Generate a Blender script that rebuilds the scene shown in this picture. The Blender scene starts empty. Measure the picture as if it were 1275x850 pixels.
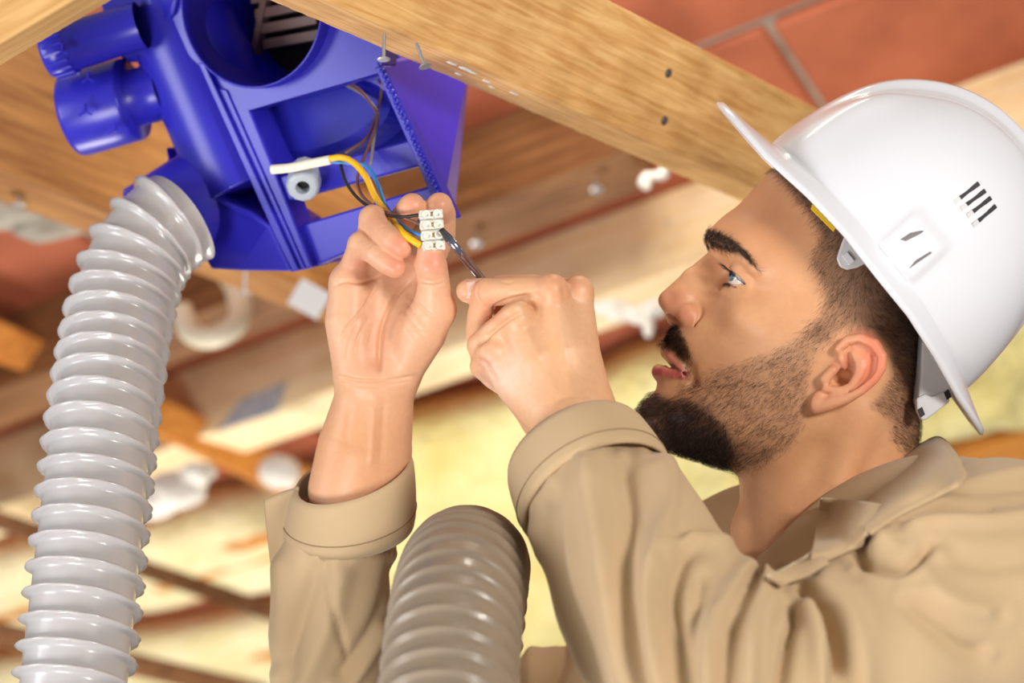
import bpy, bmesh, math, random
import numpy as np
from mathutils import Vector, Matrix

# ------------------------------------------------------------------ camera, world, lights
scene = bpy.context.scene
COL = scene.collection
random.seed(7)
RNG = np.random.default_rng(11)

F = 70.0 / 36.0 * 1275.0           # focal length in pixels of the 1275x850 frame
PITCH = math.radians(20.0)         # the camera looks up into the roof
CAMROT = Matrix.Rotation(math.pi / 2 + PITCH, 4, 'X')
CAMMAT = Matrix.Translation((0, 0, 1.45)) @ CAMROT
M3 = np.array(CAMMAT.to_3x3()); MT = np.array(CAMMAT.translation)

cam_data = bpy.data.cameras.new('camera')
cam_data.lens = 70.0; cam_data.sensor_width = 36.0
cam_data.clip_start = 0.05; cam_data.clip_end = 60
cam_data.dof.use_dof = True
cam_data.dof.focus_distance = 1.565
cam_data.dof.aperture_fstop = 3.4
cam = bpy.data.objects.new('camera', cam_data); COL.objects.link(cam)
cam.matrix_world = CAMMAT
scene.camera = cam

scene.view_settings.view_transform = 'Standard'
scene.view_settings.look = 'None'
scene.view_settings.gamma = 1.0
scene.view_settings.use_curve_mapping = False
scene.view_settings.exposure = 0.15

world = bpy.data.worlds.new('world'); scene.world = world
world.use_nodes = True
wb = world.node_tree.nodes['Background']
wb.inputs['Color'].default_value = (1.0, 0.96, 0.90, 1); wb.inputs['Strength'].default_value = 0.24


def cp(px, py, d):
    """photo pixel + distance in front of the lens -> point in lens coordinates (metres)"""
    return np.array([(px - 637.5) * d / F, (425.0 - py) * d / F, -d])


def to_world(V):
    return np.asarray(V, dtype=float) @ M3.T + MT


def area_light(name, pos, target, size, energy, color):
    L = bpy.data.lights.new(name, 'AREA'); L.shape = 'SQUARE'; L.size = size
    L.energy = energy; L.color = color
    o = bpy.data.objects.new(name, L); COL.objects.link(o)
    p = Vector(to_world(np.array(pos, dtype=float))); t = Vector(to_world(np.array(target, dtype=float)))
    o.location = p
    o.rotation_euler = (t - p).to_track_quat('-Z', 'Y').to_euler()
    return o


# key softbox to the right of the photographer, weaker fill from the left, work light deep in the roof
area_light('softbox_right', (1.0, 0.45, -0.15), (0.15, 0.0, -1.6), 0.34, 20, (1.0, 0.95, 0.88))
area_light('softbox_low_left', (-0.75, -0.75, -0.35), (0.05, 0.0, -1.6), 0.5, 15, (1.0, 0.97, 0.94))
area_light('window_left', (-1.45, 0.05, -1.05), (0.1, 0.0, -1.65), 0.6, 8, (0.97, 0.98, 1.0))
area_light('added_rafter_fill', (0.12, 0.62, -1.85), (0.05, 0.0, -2.6), 0.25, 6, (1.0, 0.92, 0.78))  # unseen lamp, added to brighten the rafters behind the worker
area_light('roof_work_light', (-0.5, -1.6, -2.6), (-0.3, 0.2, -3.4), 0.7, 26, (1.0, 0.93, 0.82))


# ------------------------------------------------------------------ object helpers
def tag(o, label=None, cat=None, group=None, kind=None):
    if label: o['label'] = label
    if cat: o['category'] = cat
    if group: o['group'] = group
    if kind: o['kind'] = kind
    return o


def thing(name, at, label=None, cat=None, group=None, kind=None):
    o = bpy.data.objects.new(name, None); COL.objects.link(o)
    o.empty_display_size = 0.02
    o.location = to_world(np.array(at, dtype=float))
    return tag(o, label, cat, group, kind)


def origin_of(o):
    p = np.array(o.location, dtype=float)
    while o.parent:
        o = o.parent; p = p + np.array(o.location)
    return p


def mk(name, V, faces, mat, parent=None, smooth=True, col=None, base=None):
    """link one mesh object from lens-space vertices; faces: (n,3)/(n,4) array or list"""
    W = to_world(V)
    if parent is not None:
        loc = np.zeros(3); org = origin_of(parent)
    else:
        org = to_world(np.array(base, dtype=float)) if base is not None else W.mean(axis=0)
        loc = org
    L = W - org
    me = bpy.data.meshes.new(name)
    if isinstance(faces, np.ndarray):
        n, k = faces.shape
        me.vertices.add(len(L)); me.vertices.foreach_set('co', L.astype(np.float32).ravel())
        me.loops.add(n * k); me.loops.foreach_set('vertex_index', faces.astype(np.int32).ravel())
        me.polygons.add(n)
        me.polygons.foreach_set('loop_start', np.arange(0, n * k, k, dtype=np.int32))
        me.update(calc_edges=True)
    else:
        me.from_pydata([tuple(v) for v in L], [], [tuple(f) for f in faces]); me.update()
    me.validate()
    if smooth: me.polygons.foreach_set('use_smooth', np.ones(len(me.polygons), dtype=bool))
    if col is not None:
        a = me.color_attributes.new('Col', 'FLOAT_COLOR', 'POINT')
        c = np.ones((len(L), 4), dtype=np.float32); c[:, :col.shape[1]] = col
        a.data.foreach_set('color', c.ravel())
    if mat is not None: me.materials.append(mat)
    o = bpy.data.objects.new(name, me); COL.objects.link(o)
    o.parent = parent; o.location = loc
    return o


def bevel(o, w=0.002, seg=2, ang=0.6):
    m = o.modifiers.new('bevel', 'BEVEL'); m.width = w; m.segments = seg; m.limit_method = 'ANGLE'; m.angle_limit = ang
    return o


def unit(v):
    v = np.asarray(v, dtype=float); return v / (np.linalg.norm(v) + 1e-12)


def join(parts):
    """[(V, faces list)] -> V, faces"""
    V = []; Fs = []; n = 0
    for v, f in parts:
        V.append(np.asarray(v, dtype=float)); Fs += [tuple(int(i) + n for i in q) for q in f]; n += len(v)
    return np.vstack(V), Fs


def box_at(o, ax, ay, az):
    """box with one corner o and three edge vectors"""
    o = np.asarray(o, dtype=float)
    V = [o + i * np.asarray(ax) + j * np.asarray(ay) + k * np.asarray(az) for i in (0, 1) for j in (0, 1) for k in (0, 1)]
    Fs = [(0, 1, 3, 2), (4, 6, 7, 5), (0, 4, 5, 1), (2, 3, 7, 6), (0, 2, 6, 4), (1, 5, 7, 3)]
    if np.dot(np.cross(ax, ay), az) < 0: Fs = [f[::-1] for f in Fs]
    return np.array(V), Fs


def box_c(c, ax, ay, az):
    """box about a centre with three half vectors"""
    ax, ay, az = map(np.asarray, (ax, ay, az))
    return box_at(np.asarray(c) - ax - ay - az, 2 * ax, 2 * ay, 2 * az)


def prism(poly, vec):
    """polygon (list of points) extruded along vec"""
    P = np.array(poly, dtype=float); n = len(P)
    V = np.vstack([P, P + np.asarray(vec)])
    Fs = [tuple(range(n))[::-1], tuple(range(n, 2 * n))] + [(i, (i + 1) % n, n + (i + 1) % n, n + i) for i in range(n)]
    nrm = np.zeros(3)
    for i in range(n): nrm += np.cross(P[i] - P[0], P[(i + 1) % n] - P[0])
    if np.dot(nrm, vec) < 0: Fs = [f[::-1] for f in Fs]
    return V, Fs


def catmull(P, n):
    """smooth path through points; n samples per span; works on any width of row"""
    P = np.array(P, dtype=float)
    Q = np.vstack([2 * P[0] - P[1], P, 2 * P[-1] - P[-2]])
    out = []
    for i in range(1, len(Q) - 2):
        for t in np.linspace(0, 1, n, endpoint=False):
            a, b, c, d = Q[i - 1], Q[i], Q[i + 1], Q[i + 2]
            out.append(0.5 * ((2 * b) + (-a + c) * t + (2 * a - 5 * b + 4 * c - d) * t * t + (-a + 3 * b - 3 * c + d) * t ** 3))
    out.append(P[-1])
    return np.array(out)


def frames(P):
    """parallel-transport frames along a path"""
    T = np.gradient(P, axis=0); T /= np.linalg.norm(T, axis=1)[:, None]
    up = np.array([0.0, 0.0, 1.0])
    if abs(np.dot(T[0], up)) > 0.9: up = np.array([1.0, 0, 0])
    n = unit(np.cross(T[0], up)); N = []; B = []
    for t in T:
        n = unit(n - t * np.dot(n, t)); N.append(n); B.append(np.cross(t, n))
    return T, np.array(N), np.array(B)


def tube(P, R, seg=10, cap=True):
    """tube along path P with radius R (scalar or array)"""
    P = np.asarray(P, dtype=float); n = len(P)
    R = np.ones(n) * R if np.isscalar(R) else np.asarray(R)
    T, N, B = frames(P)
    th = np.linspace(0, 2 * math.pi, seg, endpoint=False)
    V = (P[:, None, :] + R[:, None, None] * (np.cos(th)[None, :, None] * N[:, None, :] + np.sin(th)[None, :, None] * B[:, None, :])).reshape(-1, 3)
    Fs = []
    for i in range(n - 1):
        for j in range(seg):
            k = (j + 1) % seg
            Fs.append((i * seg + j, i * seg + k, (i + 1) * seg + k, (i + 1) * seg + j))
    if cap: Fs.append(tuple(range(seg))[::-1]); Fs.append(tuple((n - 1) * seg + j for j in range(seg)))
    return V, Fs


def lathe(o, axis, prof, seg=32, xdir=None):
    """profile [(along, radius)] turned round axis at o"""
    axis = unit(axis)
    x = unit(np.cross(axis, [0, 1, 0] if abs(axis[1]) < 0.9 else [1, 0, 0])) if xdir is None else unit(xdir)
    y = np.cross(axis, x); o = np.asarray(o, dtype=float)
    V = []; Fs = []; n = len(prof)
    for (s, r) in prof:
        for j in range(seg):
            a = 2 * math.pi * j / seg
            V.append(o + axis * s + r * (math.cos(a) * x + math.sin(a) * y))
    for i in range(n - 1):
        for j in range(seg):
            k = (j + 1) % seg
            Fs.append((i * seg + j, i * seg + k, (i + 1) * seg + k, (i + 1) * seg + j))
    return np.array(V), Fs


# ------------------------------------------------------------------ implicit modelling (numpy distance fields + surface nets)
def smin(a, b, k):
    if k <= 0: return np.minimum(a, b)
    h = np.maximum(k - np.abs(a - b), 0) / k
    return np.minimum(a, b) - h * h * k * 0.25


class Grid:
    def __init__(s, lo, hi, h):
        s.lo = np.array(lo, dtype=float); s.h = h
        s.n = np.ceil((np.array(hi) - s.lo) / h).astype(int) + 1
        s.ax = [s.lo[i] + h * np.arange(s.n[i]) for i in range(3)]
        s.f = np.full(tuple(s.n), 0.05, dtype=np.float32)

    def sub_box(s, lo, hi, pad):
        a = np.clip(np.floor((np.asarray(lo) - pad - s.lo) / s.h).astype(int), 0, s.n)
        b = np.clip(np.ceil((np.asarray(hi) + pad - s.lo) / s.h).astype(int) + 1, 0, s.n)
        sl = tuple(slice(a[i], b[i]) for i in range(3))
        return sl, s.ax[0][sl[0]][:, None, None], s.ax[1][sl[1]][None, :, None], s.ax[2][sl[2]][None, None, :]

    def put(s, sl, d, k, op):
        if d.size == 0: return
        d = d.astype(np.float32)
        if op == 'add': s.f[sl] = smin(s.f[sl], d, k)
        elif op == 'sub': s.f[sl] = -smin(-s.f[sl], d, k)
        elif op == 'and': s.f[sl] = -smin(-s.f[sl], -d, k)

    def cone(s, a, b, ra, rb, k=0.0, op='add', flat=None):
        a = np.asarray(a, dtype=float); b = np.asarray(b, dtype=float)
        R = max(ra, rb) * (1.0 if flat is None else max(1.0, 1.0 / flat[1]))
        sl, X, Y, Z = s.sub_box(np.minimum(a, b) - R, np.maximum(a, b) + R, k + 3 * s.h)
        px, py, pz = X - a[0], Y - a[1], Z - a[2]
        ba = b - a
        if flat is not None:
            n, sc = unit(flat[0]), flat[1]
            dn = (px * n[0] + py * n[1] + pz * n[2]) * (sc - 1)
            px = px + dn * n[0]; py = py + dn * n[1]; pz = pz + dn * n[2]
            ba = ba + n * np.dot(ba, n) * (sc - 1)
        t = np.clip((px * ba[0] + py * ba[1] + pz * ba[2]) / (np.dot(ba, ba) + 1e-12), 0, 1)
        d = np.sqrt((px - t * ba[0]) ** 2 + (py - t * ba[1]) ** 2 + (pz - t * ba[2]) ** 2) - (ra + t * (rb - ra))
        s.put(sl, d, k, op)

    def chain(s, pts, k=0.0, op='add', flat=None):
        """pts: rows (px, py, depth, radius mm)"""
        P = [cp(*p[:3]) for p in pts]
        s.poly(P, [p[3] / 1000 for p in pts], k, op, flat)

    def poly(s, P, R, k=0.0, op='add', flat=None):
        """several tapered links taken as ONE body, then blended in once"""
        P = [np.asarray(p, dtype=float) for p in P]
        if len(P) == 1: P = [P[0], P[0] + 1e-5]; R = [R[0], R[0]]
        m = max(R) * (1.0 if flat is None else max(1.0, 1.0 / flat[1]))
        sl, X, Y, Z = s.sub_box(np.min(P, axis=0) - m, np.max(P, axis=0) + m, k + 3 * s.h)
        best = None
        for i in range(len(P) - 1):
            a, b = P[i], P[i + 1]; px, py, pz = X - a[0], Y - a[1], Z - a[2]; ba = b - a
            if flat is not None:
                n, sc = unit(flat[0]), flat[1]
                dn = (px * n[0] + py * n[1] + pz * n[2]) * (sc - 1)
                px = px + dn * n[0]; py = py + dn * n[1]; pz = pz + dn * n[2]
                ba = ba + n * np.dot(ba, n) * (sc - 1)
            t = np.clip((px * ba[0] + py * ba[1] + pz * ba[2]) / (np.dot(ba, ba) + 1e-12), 0, 1)
            d = (np.sqrt((px - t * ba[0]) ** 2 + (py - t * ba[1]) ** 2 + (pz - t * ba[2]) ** 2) - (R[i] + t * (R[i + 1] - R[i]))).astype(np.float32)
            best = d if best is None else np.minimum(best, d)
        s.put(sl, best, k, op)

    def ell(s, c, axes, radii, k=0.0, op='add'):
        c = np.asarray(c, dtype=float); A = np.array([unit(v) for v in axes]); r = np.asarray(radii) / 1000.0
        sl, X, Y, Z = s.sub_box(c - r.max(), c + r.max(), k + 3 * s.h)
        q = [(X - c[0]) * A[i, 0] + (Y - c[1]) * A[i, 1] + (Z - c[2]) * A[i, 2] for i in range(3)]
        k0 = np.sqrt(sum((q[i] / r[i]) ** 2 for i in range(3))) + 1e-9
        k1 = np.sqrt(sum((q[i] / r[i] ** 2) ** 2 for i in range(3))) + 1e-9
        s.put(sl, k0 * (k0 - 1) / k1, k, op)

    def mesh(s):
        f = s.f; sg = f < 0
        nx, ny, nz = f.shape
        cnt = np.zeros((nx - 1, ny - 1, nz - 1), dtype=np.int8)
        for i in (0, 1):
            for j in (0, 1):
                for k in (0, 1): cnt += sg[i:nx - 1 + i, j:ny - 1 + j, k:nz - 1 + k]
        I = np.argwhere((cnt > 0) & (cnt < 8))
        acc = np.zeros((len(I), 3)); c = np.zeros(len(I))
        cor = [(i, j, k) for i in (0, 1) for j in (0, 1) for k in (0, 1)]
        fv = {q: f[I[:, 0] + q[0], I[:, 1] + q[1], I[:, 2] + q[2]].astype(float) for q in cor}
        for q in cor:
            for axn in range(3):
                if q[axn]: continue
                r = list(q); r[axn] = 1; r = tuple(r)
                a, b = fv[q], fv[r]; m = (a < 0) != (b < 0)
                t = np.where(m, a / np.where(m, a - b, 1), 0)
                p = np.tile(np.array(q, dtype=float), (len(I), 1)); p[:, axn] = t
                acc += p * m[:, None]; c += m
        V = s.lo + s.h * (I + acc / c[:, None])
        ids = np.full(cnt.shape, -1, dtype=np.int32); ids[I[:, 0], I[:, 1], I[:, 2]] = np.arange(len(I))
        Q = []
        for axn in range(3):
            u, v = (axn + 1) % 3, (axn + 2) % 3
            a = sg[tuple(slice(0, f.shape[axn] - 1) if q == axn else slice(1, f.shape[q] - 1) for q in range(3))]
            b = sg[tuple(slice(1, f.shape[axn]) if q == axn else slice(1, f.shape[q] - 1) for q in range(3))]
            E = np.argwhere(a != b)
            if len(E) == 0: continue
            pos = a[E[:, 0], E[:, 1], E[:, 2]]
            off = np.ones(3, dtype=int); off[axn] = 0
            E = E + off
            def cid(du, dv):
                J = E.copy(); J[:, u] -= du; J[:, v] -= dv
                return ids[J[:, 0], J[:, 1], J[:, 2]]
            q = np.stack([cid(1, 1), cid(0, 1), cid(0, 0), cid(1, 0)], axis=1)
            q[~pos] = q[~pos][:, ::-1]
            Q.append(q)
        Q = np.vstack(Q); Q = Q[(Q >= 0).all(axis=1)]
        return V, Q


def vnormals(V, Q):
    fn = np.cross(V[Q[:, 2]] - V[Q[:, 0]], V[Q[:, 3 if Q.shape[1] == 4 else 1]] - V[Q[:, 1 if Q.shape[1] == 4 else 0]])
    N = np.zeros_like(V)
    for k in range(Q.shape[1]): np.add.at(N, Q[:, k], fn)
    return N / (np.linalg.norm(N, axis=1)[:, None] + 1e-15)


def smooth_mesh(V, Q, it=2, lam=0.5):
    for _ in range(it):
        S = np.zeros_like(V); c = np.zeros(len(V))
        for k in range(Q.shape[1]):
            for m in (1, -1):
                np.add.at(S, Q[:, k], V[Q[:, (k + m) % Q.shape[1]]]); np.add.at(c, Q[:, k], 1)
        V = V + lam * (S / c[:, None] - V)
    return V


def pix(V):
    d = -V[:, 2]
    return np.stack([V[:, 0] * F / d + 637.5, 425.0 - V[:, 1] * F / d], axis=1)


def seg_dist(p, poly):
    """distance of rows p to a polyline (same dimension)"""
    poly = np.asarray(poly, dtype=float); D = np.full(len(p), 1e9)
    for a, b in zip(poly[:-1], poly[1:]):
        ba = b - a; t = np.clip(((p - a) @ ba) / (ba @ ba + 1e-12), 0, 1)
        D = np.minimum(D, np.linalg.norm(p - a - t[:, None] * ba, axis=1))
    return D


def in_poly(p, poly):
    """signed: smooth inside mask helper -> signed distance (negative inside), in pixels"""
    poly = np.asarray(poly, dtype=float); ins = np.zeros(len(p), dtype=bool); n = len(poly)
    for i in range(n):
        a, b = poly[i], poly[(i + 1) % n]
        c = ((a[1] > p[:, 1]) != (b[1] > p[:, 1]))
        x = (b[0] - a[0]) * (p[:, 1] - a[1]) / (b[1] - a[1] + 1e-12) + a[0]
        ins ^= c & (p[:, 0] < x)
    d = seg_dist(p, np.vstack([poly, poly[:1]]))
    return np.where(ins, -d, d)


def smoothstep(a, b, x):
    t = np.clip((x - a) / (b - a), 0, 1); return t * t * (3 - 2 * t)


def srgb(r, g, b):
    f = lambda c: (c / 255 / 12.92) if c / 255 <= 0.04045 else ((c / 255 + 0.055) / 1.055) ** 2.4
    return np.array([f(r), f(g), f(b)])


# ------------------------------------------------------------------ materials
def mat(name, color, rough=0.5, metal=0.0, noise=None, bump=None, sub=0.0, trans=0.0, attr=False, coat=0.0, spec=0.5, stretch=None, sheen=0.0):
    """procedural principled material.
    noise=(scale, amount, second colour): mottling; bump=(scale, strength, distance); stretch scales the noise space"""
    m = bpy.data.materials.new(name); m.use_nodes = True
    nt = m.node_tree; b = nt.nodes['Principled BSDF']
    b.inputs['Roughness'].default_value = rough; b.inputs['Metallic'].default_value = metal
    b.inputs['Specular IOR Level'].default_value = spec
    b.inputs['Coat Weight'].default_value = coat
    b.inputs['Sheen Weight'].default_value = sheen
    if sub:
        b.inputs['Subsurface Weight'].default_value = sub
        b.inputs['Subsurface Radius'].default_value = (1.0, 0.35, 0.18)
        b.inputs['Subsurface Scale'].default_value = 0.006
    if trans: b.inputs['Transmission Weight'].default_value = trans
    c = (*[float(x) for x in color], 1)
    b.inputs['Base Color'].default_value = c
    src = None
    if attr:
        a = nt.nodes.new('ShaderNodeAttribute'); a.attribute_name = 'Col'; src = a.outputs['Color']
    tc = nt.nodes.new('ShaderNodeTexCoord'); mp = nt.nodes.new('ShaderNodeMapping')
    nt.links.new(tc.outputs['Object'], mp.inputs['Vector'])
    if stretch: mp.inputs['Scale'].default_value = stretch
    if noise:
        n = nt.nodes.new('ShaderNodeTexNoise'); n.inputs['Scale'].default_value = noise[0]; n.inputs['Detail'].default_value = 5
        nt.links.new(mp.outputs[0], n.inputs['Vector'])
        r = nt.nodes.new('ShaderNodeMapRange'); r.inputs['From Min'].default_value = 0.35; r.inputs['From Max'].default_value = 0.68
        r.inputs['To Max'].default_value = noise[1]
        nt.links.new(n.outputs['Fac'], r.inputs['Value'])
        mx = nt.nodes.new('ShaderNodeMix'); mx.data_type = 'RGBA'
        nt.links.new(r.outputs[0], mx.inputs['Factor'])
        if src: nt.links.new(src, mx.inputs['A'])
        else: mx.inputs['A'].default_value = c
        mx.inputs['B'].default_value = (*[float(x) for x in noise[2]], 1)
        src = mx.outputs['Result']
    if src: nt.links.new(src, b.inputs['Base Color'])
    if bump:
        n = nt.nodes.new('ShaderNodeTexNoise'); n.inputs['Scale'].default_value = bump[0]; n.inputs['Detail'].default_value = 4
        nt.links.new(mp.outputs[0], n.inputs['Vector'])
        bp = nt.nodes.new('ShaderNodeBump'); bp.inputs['Strength'].default_value = bump[1]; bp.inputs['Distance'].default_value = bump[2]
        nt.links.new(n.outputs['Fac'], bp.inputs['Height']); nt.links.new(bp.outputs[0], b.inputs['Normal'])
    return m


def wood_mat(name, light, dark, scale=1.0, rough=0.6, stain=None, grain_axis=(1, 0, 0)):
    """long-grain wood: grain runs along the object-space direction grain_axis (world axes)"""
    m = bpy.data.materials.new(name); m.use_nodes = True
    nt = m.node_tree; b = nt.nodes['Principled BSDF']; b.inputs['Roughness'].default_value = rough
    b.inputs['Specular IOR Level'].default_value = 0.3
    tc = nt.nodes.new('ShaderNodeTexCoord'); mp = nt.nodes.new('ShaderNodeMapping')
    q = Vector(grain_axis).to_track_quat('X', 'Z').inverted().to_euler()
    rot = nt.nodes.new('ShaderNodeVectorRotate'); rot.rotation_type = 'EULER_XYZ'
    rot.inputs['Rotation'].default_value = q
    nt.links.new(tc.outputs['Object'], rot.inputs['Vector'])
    nt.links.new(rot.outputs[0], mp.inputs['Vector'])
    mp.inputs['Scale'].default_value = (4 * scale, 60 * scale, 60 * scale)
    n1 = nt.nodes.new('ShaderNodeTexNoise'); n1.inputs['Scale'].default_value = 1.6; n1.inputs['Detail'].default_value = 6
    n1.inputs['Distortion'].default_value = 0.6
    nt.links.new(mp.outputs[0], n1.inputs['Vector'])
    n2 = nt.nodes.new('ShaderNodeTexNoise'); n2.inputs['Scale'].default_value = 9 * scale; n2.inputs['Detail'].default_value = 3
    nt.links.new(rot.outputs[0], n2.inputs['Vector'])
    r1 = nt.nodes.new('ShaderNodeValToRGB')
    r1.color_ramp.elements[0].position = 0.3; r1.color_ramp.elements[0].color = (*dark, 1)
    r1.color_ramp.elements[1].position = 0.72; r1.color_ramp.elements[1].color = (*light, 1)
    nt.links.new(n1.outputs['Fac'], r1.inputs[0])
    mx = nt.nodes.new('ShaderNodeMix'); mx.data_type = 'RGBA'; mx.blend_type = 'MULTIPLY'
    r2 = nt.nodes.new('ShaderNodeValToRGB')
    r2.color_ramp.elements[0].position = 0.3; r2.color_ramp.elements[0].color = (0.72, 0.66, 0.6, 1)
    r2.color_ramp.elements[1].position = 0.6; r2.color_ramp.elements[1].color = (1, 1, 1, 1)
    nt.links.new(n2.outputs['Fac'], r2.inputs[0])
    mx.inputs['Factor'].default_value = 0.8
    nt.links.new(r1.outputs[0], mx.inputs['A']); nt.links.new(r2.outputs[0], mx.inputs['B'])
    out = mx.outputs['Result']
    if stain is not None:
        n3 = nt.nodes.new('ShaderNodeTexNoise'); n3.inputs['Scale'].default_value = stain[0]; n3.inputs['Detail'].default_value = 3
        nt.links.new(tc.outputs['Object'], n3.inputs['Vector'])
        r3 = nt.nodes.new('ShaderNodeValToRGB')
        r3.color_ramp.elements[0].position = stain[1]; r3.color_ramp.elements[0].color = (0, 0, 0, 1)
        r3.color_ramp.elements[1].position = stain[1] + 0.06; r3.color_ramp.elements[1].color = (1, 1, 1, 1)
        nt.links.new(n3.outputs['Fac'], r3.inputs[0])
        m3 = nt.nodes.new('ShaderNodeMix'); m3.data_type = 'RGBA'
        nt.links.new(r3.outputs[0], m3.inputs['Factor']); nt.links.new(out, m3.inputs['A'])
        m3.inputs['B'].default_value = (*[float(x) for x in stain[2]], 1); out = m3.outputs['Result']
    nt.links.new(out, b.inputs['Base Color'])
    bp = nt.nodes.new('ShaderNodeBump'); bp.inputs['Strength'].default_value = 0.35; bp.inputs['Distance'].default_value = 0.001
    nt.links.new(n1.outputs['Fac'], bp.inputs['Height']); nt.links.new(bp.outputs[0], b.inputs['Normal'])
    return m
# ------------------------------------------------------------------ roof: sloping tiled ceiling, rafters, ties, insulation
def plane_depth(py): return 1.0 / (1 / 2.6 + (1 / 4.2 - 1 / 2.6) * py / 850.0)

RN = unit([0, -0.81, 0.59])                               # ceiling normal, towards the lens
_a, _b = cp(560, 299, plane_depth(299)), cp(794, 211, plane_depth(211))
RO = cp(637.5, 300, plane_depth(300))
_t = cp(637.5, 0, plane_depth(0)) - cp(637.5, 850, plane_depth(850))
RN = unit(np.cross([1, 0, 0], _t)); RN = RN if RN[2] > 0 else -RN
RU = unit(_b - _a); RU = unit(RU - RN * np.dot(RU, RN))   # along the rafters
RV = np.cross(RU, RN); RV = RV if RV[1] < 0 else -RV      # down the slope


def hit(px, py, off=0.0):
    """where the sight line through a photo pixel meets the ceiling plane lowered by off"""
    r = cp(px, py, 1.0); o = RO + RN * off
    return r * (np.dot(o, RN) / np.dot(r, RN))


def uv(p): return np.dot(p - RO, RU), np.dot(p - RO, RV)


def wdir(v): return tuple(float(x) for x in (M3 @ np.asarray(v)))

AU = wdir(RU)
M_pine = wood_mat('pine_planed', srgb(255, 240, 205), srgb(244, 212, 156), 1.0, 0.6, (7.0, 0.69, srgb(170, 172, 165)), AU)  # pale pine, lightened further in place of light falling on the rafter
M_pine_dark = wood_mat('pine_brown_shaded', srgb(158, 112, 72), srgb(102, 66, 38), 1.0, 0.6, None, AU)  # brown pine, darkened further to paint the shadow on its rafter
M_orange = wood_mat('pine_orange', srgb(232, 160, 76), srgb(196, 118, 44), 1.0, 0.6, None, AU)
M_clay = mat('terracotta', srgb(178, 98, 66), 0.75, noise=(9, 0.7, srgb(146, 74, 48)), bump=(60, 0.3, 0.003), stretch=(1, 1, 1))
M_mortar = mat('mortar', srgb(190, 182, 168), 0.9, noise=(14, 0.7, srgb(120, 110, 98)), bump=(30, 0.8, 0.006))
M_wool = mat('mineral_wool', srgb(236, 226, 168), 0.95, noise=(9, 0.75, srgb(212, 190, 106)), bump=(45, 1.0, 0.012))
M_wool_pale = mat('pale_mineral_wool', srgb(248, 238, 200), 0.95, noise=(8, 0.6, srgb(228, 208, 136)), bump=(45, 1.0, 0.012))
M_zinc = mat('galvanised_steel', srgb(206, 208, 212), 0.35, metal=0.9)
M_white_plaster = mat('white_plaster', srgb(238, 234, 226), 0.9, bump=(60, 0.8, 0.004))

ceiling = mk('ceiling', [RO + RU * a + RV * b - RN * 0.012 for a, b in ((-4, -2.4), (4, -2.4), (4, 6), (-4, 6))], [(0, 1, 2, 3)], M_mortar, smooth=False)
tag(ceiling, 'grey mortar bed of the sloping roof above the terracotta tiles', 'ceiling', kind='structure')

# clay boards: one mesh shared by every tile
def tile_mesh():
    bm = bmesh.new()
    L, Wd, T = 0.70, 0.262, 0.03
    V, Fs = box_at((0, 0, 0), (L, 0, 0), (0, Wd, 0), (0, 0, T))
    vs = [bm.verts.new(v) for v in V]
    for f in Fs: bm.faces.new([vs[i] for i in f])
    bmesh.ops.bevel(bm, geom=bm.edges[:], offset=0.006, segments=1, affect='EDGES')
    me = bpy.data.meshes.new('tile'); bm.to_mesh(me); bm.free(); me.materials.append(M_clay); return me

TILE = tile_mesh()
Wm = Matrix(((*[float(x) for x in M3 @ RU],), (*[float(x) for x in M3 @ RV],), (*[float(x) for x in M3 @ -RN],))).transposed().to_4x4()
corg = origin_of(ceiling)
for r in range(-7, 12):
    for c in range(-5, 5):
        p = RO + RU * (c * 0.712 + (0.356 if r % 2 else 0) + 0.17) + RV * (r * 0.275 + 0.06) - RN * (0.0 + RNG.uniform(-0.004, 0.004))
        q = pix(p[None])[0]
        if q[0] < -500 or q[0] > 1650 or q[1] < -380 or q[1] > 1250: continue
        o = bpy.data.objects.new('tile', TILE); COL.objects.link(o); o.parent = ceiling
        m = Wm.copy(); m.translation = Vector(to_world(p) - corg); o.matrix_local = m


def rough_box(a, du, dv, dn, nu, jag=0.0, seed=0):
    """long timber: corner a, long vector du, cross vectors dv (width) and dn (height); edges slightly uneven"""
    rg = np.random.default_rng(seed); V = []; Fs = []
    for i in range(nu + 1):
        t = i / nu
        for (x, y) in ((0, 0), (1, 0), (1, 1), (0, 1)):
            e = rg.normal(0, jag, 2) * (0.6, 0.0) if jag and (x, y) == (1, 0) else (0, 0)
            V.append(np.asarray(a) + np.asarray(du) * t + np.asarray(dv) * x + np.asarray(dn) * y + unit(dv) * e[0] + unit(dn) * e[1])
    for i in range(nu):
        for k in range(4):
            Fs.append((4 * i + k, 4 * i + (k + 1) % 4, 4 * i + 4 + (k + 1) % 4, 4 * i + 4 + k))
    Fs += [(3, 2, 1, 0), tuple(4 * nu + k for k in range(4))]
    if np.dot(np.cross(dv, dn), du) < 0: Fs = [f[::-1] for f in Fs]
    return np.array(V), Fs


def nail(parent, p, direction, L=0.018, r=0.0011, head=0.0042):
    d = unit(direction)
    V, Fs = lathe(p, d, [(-0.01, 0.0), (-0.01, r), (L, r), (L, head), (L + 0.0008, head), (L + 0.0012, head * 0.8), (L + 0.0012, 0)], 14)
    return mk('nail', V, Fs, M_zinc, parent, smooth=False)


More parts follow.
